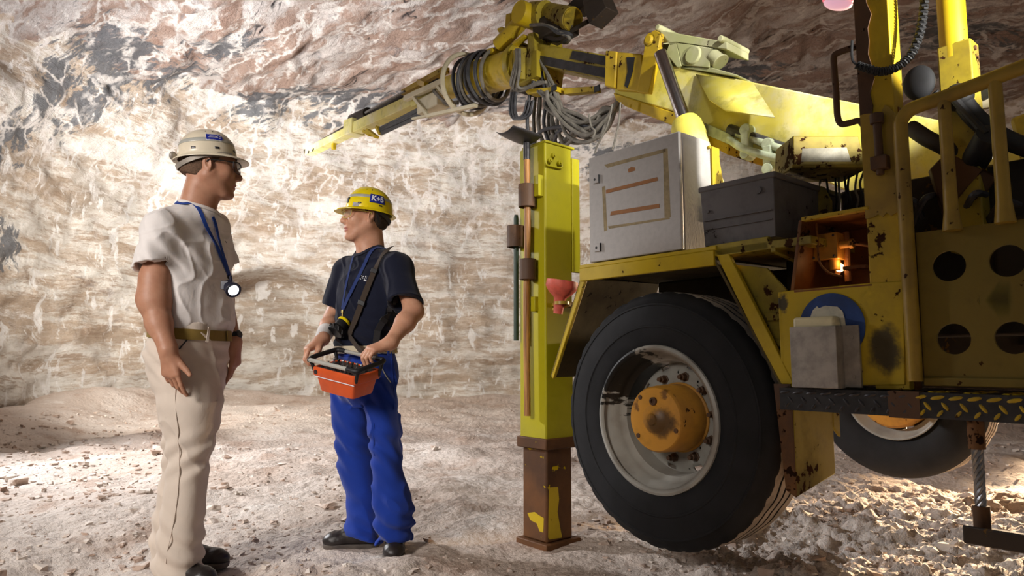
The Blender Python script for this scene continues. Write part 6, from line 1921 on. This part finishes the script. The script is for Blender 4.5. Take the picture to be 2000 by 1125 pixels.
    mb.cbox(q, (.032, .005, .036), Matrix((s_, n, s_.cross(n))).transposed()); mb.build('buckle', P_brass, bl, bevel=.002)
    pts, nr = lay(tr, [(752, 674), (753, 696)], 3.3, .022); ribbon('belt_loop', pts, nr, .012, .003, P_trou_b, tro, O)
    # bandage
    mb = MB(); a_, b_ = Re.lerp(Rw, .62), Re.lerp(Rw, 1.02); mb.tube([a_ - O, a_.lerp(b_, .5) - O, b_ - O], [.042, .038, .033], n=24); mb.build('wrist_bandage', P_bandage, root)
    # head
    eye_parts(hd, root, O, (P_white, P_iris)); brow_parts(hd, root, O, P_hair); hair_obj(hd, root, O, P_hair, low=-.06, front=.02)
    H = Helmet(hd.w(-.016, 0, .034), (-.89, -.43, .10), (.10, .03, 1), .96, .044); hat = H.build(root, O, P_hat_y, None)
    H.patch('reflective_band', P_refl, hat, O, 0, 2*math.pi, .66, .75, n=72)
    th = R(96)
    bd = H.patch('badge', P_blue, hat, O, th - .34, th + .34, .63, .88, off=.003, n=14)
    H.word('badge_text', 'K+S', P_lett, bd, O, th + .0, .765, .036, off=.0045, bold=.035, xs=1.05, slant=.12)
    for dt in (-.62, -.28): H.patch('vent_hole', M['black'], hat, O, th + dt - .025, th + dt + .025, .42, .455, off=.001, n=4, m=3)
    for dt in (-.75, .15): H.patch('rim_slot', M['steel_dark'], hat, O, th + dt - .08, th + dt + .08, .905, .94, off=.001, n=5, m=3)
    mb = MB(); 
    mb.cbox(H.w(.116, .012, .035) - O, (.012, .030, .030), Matrix((H.f, H.l, H.u)).transposed()); mb.build('lamp_clip', M['black'], hat, bevel=.002)
    headband(hd, root, O, M['steel_dark'])
    pts = [hd.w(-.03, .088, .03), hd.w(-.035, .090, .0), hd.w(-.05, .078, -.03)]; ribbon('chin_strap', pts, [hd.l]*3, .010, .002, M['black'], root, O)
    glasses(hd, root, O, M['black'], P_lens_c, arm=P_lens_f)
    # shoes
    shoe(root, gnd(738, 1068), gnd(634, 1070), .0, O, (P_leather, P_sole), 1.0)
    shoe(root, gnd(775, 1069) + Vector((0,.0,0)), gnd(764, 1098), .0, O, (P_leather, P_sole), 1.0)
    # lanyard with its lamp switched off
    L = empty('lanyard_lamp', O); tag(L, 'unlit black lamp with yellow ring hanging on the navy T-shirt', 'lamp')
    p1, n1 = lay(S, [(731, 486), (718, 512), (700, 545), (683, 580), (671, 606)], 3.25, .005)
    pts, nr = drape(S, [hd.w(-.110, .040, -.150), hd.w(-.075, .078, -.168)] + p1[::6], .004); ribbon('strap', pts, nr, .020, .0018, P_lany2, L, O, n=1)
    p2, n2 = lay(S, [(692, 502), (684, 530), (676, 565), (670, 602)], 3.3, .004); ribbon('strap', p2, n2, .013, .0018, P_lany2, L, O, n=1)
    q = p1[-1]; mb = MB(); mb.cyl(q - O, q - O + Vector((0,-.004,-.045)), .004, n=10); mb.cyl(q - O, q - O + Vector((0,-.002,-.014)), .008, n=10); mb.build('snap_hook', P_brass, L)
    lc = at(664, 638, q.y - .035); dl = Vector((-.5, -.45, -.75)).normalized(); mb = MB()
    mb.lathe([(0,-.042),(.026,-.042),(.031,-.034),(.031,.006),(.038,.014),(.040,.038),(.036,.040),(0,.034)], lc - O, dl, 28)
    for k in range(9):
        a = 2*math.pi*k/9; e1 = dl.cross(Vector((0,0,1))).normalized(); e2 = dl.cross(e1); mb.cbox(lc - O + dl*.026 + (e1*math.cos(a)+e2*math.sin(a))*.039, (.008,.008,.022))
    mb.build('lamp_body', M['black'], L, bevel=.0015); mb = MB(); mb.lathe([(.0275,-.043),(.033,-.037),(.033,-.028),(.0315,-.026)], lc - O, dl, 28, closed=True); mb.build('yellow_ring', P_hat_y, L)
    return S, hd

P_lens_f = plain('amber_frame', srgb(206, 190, 90), .3, vary=.05)

def control_box(S):
    F, Lf, Bk = at(693, 736, 2.96), at(611, 715, 3.09), at(740, 720, 3.10)
    a = (F-Lf); La = a.length; a.normalize(); b = Bk-F; Lb = max(b.length, .15); b = (b - a*b.dot(a)).normalized(); c = a.cross(b)
    if c.z < 0: c = -c
    O = (F+Lf)/2 + b*Lb/2
    root = empty('control_box', O); tag(root, 'orange remote control box with silver rails held by the man in blue', 'remote control')
    W = lambda x, y, z: a*x + b*y + c*z
    def ringp(sx, sy, z, r=.014, n=5):
        out = []
        for cx, cy, a0 in ((1,1,0),(-1,1,90),(-1,-1,180),(1,-1,270)):
            for k in range(n):
                t = R(a0 + 90*k/(n-1)); out.append(W(cx*(sx-r) + r*math.cos(t), cy*(sy-r) + r*math.sin(t), z))
        return out
    hx, hy = La/2, Lb/2
    secs = [(hx-.036, hy-.026, -.112), (hx-.030, hy-.020, -.112), (hx-.026, hy-.017, -.106), (hx-.012, hy-.008, -.046), (hx-.002, hy-.001, -.042), (hx+.002, hy+.003, -.036), (hx+.002, hy+.003, -.004), (hx-.002, hy-.001, 0), (hx-.008, hy-.007, 0), (hx-.012, hy-.010, -.012)]
    mb = MB(); vs = []; fs = []; n = 20
    for sx, sy, z in secs: vs += ringp(sx, sy, z)
    for i in range(len(secs)-1):
        for k in range(n): fs.append((i*n+k, i*n+(k+1)%n, (i+1)*n+(k+1)%n, (i+1)*n+k))
    fs += [tuple(range(n-1,-1,-1)), tuple((len(secs)-1)*n+k for k in range(n))]
    mb.add(vs, fs); body = mb.build('box_shell', P_orange, root, angle=40)
    mb = MB(); mb.tube([W(-hx+.012, -hy-.004, -.041), W(hx-.0, -hy-.004, -.041)], .0022, n=8); mb.build('trim_line', P_lett, body)
    mb = MB(); mb.lathe([(0,-.003),(.010,-.003),(.011,.0),(.011,.006)], W(-hx+.022, -hy-.003, -.022), b, 18); mb.build('round_plug', M['steel_dark'], body)
    mb = MB(); mb.add(ringp(hx-.011, hy-.009, -.004) + ringp(hx-.011, hy-.009, -.010), [tuple(range(n)), tuple(range(2*n-1, n-1, -1))] + [(i, (i+1)%n, n+(i+1)%n, n+i) for i in range(n)]); pan = mb.build('control_panel', M['steel_dark'], root)
    rs = random.Random(4)
    for r_ in range(3):
        for k in range(8):
            p = W(-hx+.03 + k*(2*hx-.06)/7, -hy+.03 + r_*.035, -.005); mb = MB()
            mb.cyl(p, p + c*.010, .0055, n=10); mb.cyl(p + c*.010, p + c*.020, .0038, n=8)
            if r_ == 2: mb.ball(p + c*.024, .007, nu=10, nv=8)
            mb.build('toggle_switch', M['steel'] if (k + r_) % 3 else M['black'], root)
    # rails
    zf = .030; ex = .026
    rail = lambda pts, r, m, nm: MB().tube(bez([W(*p) for p in pts], 6), r, n=14).build(nm, m, root)
    rail([(-hx-.006, -hy-.012, zf), (0, -hy-.013, zf), (hx-.035, -hy-.012, zf)], .0095, P_refl, 'front_rail')
    rail([(-hx+.03, hy+.006, zf+.012), (0, hy+.007, zf+.012), (hx-.03, hy+.006, zf+.012)], .0090, P_refl, 'rear_rail')
    for s in (-1, 1):
        e = hx - .035 if s > 0 else hx + .004
        rail([(s*e, -hy-.012, zf), (s*(hx+.014), -hy-.006, zf-.002), (s*(hx+.024), -hy+.03, zf+.004), (s*(hx+.024), hy-.03, zf+.010), (s*(hx+.010), hy+.002, zf+.013), (s*(hx-.032), hy+.006, zf+.012)], .0110, M['black'], 'grip')
        rail([(s*(hx+.018), -hy+.0, zf), (s*(hx+.006), -hy+.006, 0), (s*(hx-.004), -hy+.01, -.03)], .008, M['black'], 'bracket')
        rail([(s*(hx+.018), hy-.01, zf+.01), (s*(hx+.006), hy-.012, .0), (s*(hx-.004), hy-.012, -.03)], .008, M['black'], 'bracket')
    # carrying strap over the left shoulder and round the back
    p1, n1 = lay(S, [(768, 486), (757, 494), (744, 512), (734, 530), (722, 556), (709, 592), (696, 628), (686, 656)], 3.25, .010)
    e1 = O + W(hx*.15, hy+.006, zf+.012)
    rb = ribbon('strap', p1 + [p1[-1].lerp(e1, .5), e1], n1 + [n1[-1]]*2, .030, .003, P_strap, root, O, n=1)
    p2, n2 = lay(S, [(774, 586), (766, 590), (757, 606), (748, 624), (736, 646)], 3.22, .010)
    e2 = O + W(hx*.62, hy+.006, zf+.012)
    ribbon('strap', p2 + [p2[-1].lerp(e2, .55), e2], n2 + [n2[-1]]*2, .030, .003, P_strap2, root, O, n=1)
    for k, (pp, nn, i) in enumerate(((p1, n1, 18), (p1, n1, 30), (p2, n2, 18))):
        t = (pp[i+1] - pp[i-1]).normalized(); s_ = t.cross(nn[i]).normalized(); mb = MB()
        mb.cbox(pp[i] - O + nn[i]*.004, (.038, .022, .007), Matrix((s_, t, s_.cross(t))).transposed()); mb.build('strap_slider', M['black'], root, bevel=.002)

man_in_white()
S_, hd2_ = man_in_blue()
control_box(S_)
# ================================================================== LIGHT AND CAMERA
def lamp(name, kind, loc, target, power, color, size=.3, spot=None, blend=.6):
    d = bpy.data.lights.new(name, kind); d.energy = power; d.color = color
    if kind == 'AREA': d.shape = 'DISK'; d.size = size
    if kind == 'SPOT': d.spot_size = R(spot); d.spot_blend = blend; d.shadow_soft_size = size
    if kind == 'POINT': d.shadow_soft_size = size
    o = bpy.data.objects.new(name, d); COL.objects.link(o); o.location = loc
    if target is not None:
        o.rotation_euler = (Vector(target) - Vector(loc)).to_track_quat('-Z', 'Y').to_euler()
    return o

def lights():
    w = bpy.data.worlds.new('mine_air'); SC.world = w; w.use_nodes = True
    bg = w.node_tree.nodes['Background']; bg.inputs[0].default_value = (1.0, .93, .88, 1); bg.inputs[1].default_value = .11
    # floodlights standing to the left, turned on the back wall and the vault
    lamp('flood_wall', 'SPOT', (-5.7, 6.7, 2.6), (-3.0, 14.5, 3.0), 2500, (1, .95, .88), .25, 120, 1)
    lamp('flood_vault', 'SPOT', (-4.6, 5.0, 1.2), (-3.6, 10.8, 5.9), 2300, (.94, .95, 1), .35, 85, 1)
    lamp('flood_floor', 'SPOT', (-5.8, 5.8, 3.2), (-1.6, 6.2, 0), 1700, (.98, .98, 1), .25, 86, 1)
    # work lamp on the rig's canopy, shining forward along the boom
    lamp('rig_work_lamp', 'SPOT', rig_world((.0, -2.3, 2.12)), rig_world((.62, .7, 3.2)), 420, (1, .98, .92), .04, 66, .12)
    lamp('mast_lamp', 'SPOT', rig_world((.25, -.95, 3.1)), rig_world((.80, .35, 2.25)), 130, (1, .98, .93), .05, 75, .5)
    # lamp on the floor behind the rig
    lamp('floor_lamp_behind_rig', 'SPOT', (7.6, 8.2, 1.55), (2.7, 2.3, 0), 12000, (1, .74, .48), .06, 42, .6)
    # added fill lamp left of the camera, brightens the two men
    lamp('front_fill', 'SPOT', (-3.4, -1.2, 2.7), (-1.6, 3.4, .9), 880, (1, .93, .87), .7, 52, .7)

def camera():
    c = bpy.data.cameras.new('camera'); o = bpy.data.objects.new('camera', c); COL.objects.link(o)
    c.sensor_width = 36; c.lens = FOC * 36 / 2000; c.clip_start = .05; c.clip_end = 100
    o.location = EYE; o.rotation_euler = (math.pi/2 + PITCH, 0, 0)
    SC.camera = o
    c.dof.use_dof = True; c.dof.focus_distance = 3.2; c.dof.aperture_fstop = 5.0
    v = SC.view_settings; v.view_transform = 'Standard'; v.look = 'None'; v.gamma = 1; v.use_curve_mapping = False; v.exposure = 0.0
    SC.cycles.use_denoising = True
    SC.cycles.max_bounces = 5; SC.cycles.diffuse_bounces = 3; SC.cycles.glossy_bounces = 2; SC.cycles.transparent_max_bounces = 6
    SC.cycles.use_adaptive_sampling = True; SC.cycles.adaptive_threshold = .05; SC.cycles.adaptive_min_samples = 12
    SC.cycles.caustics_reflective = False; SC.cycles.caustics_refractive = False

lights()
camera()
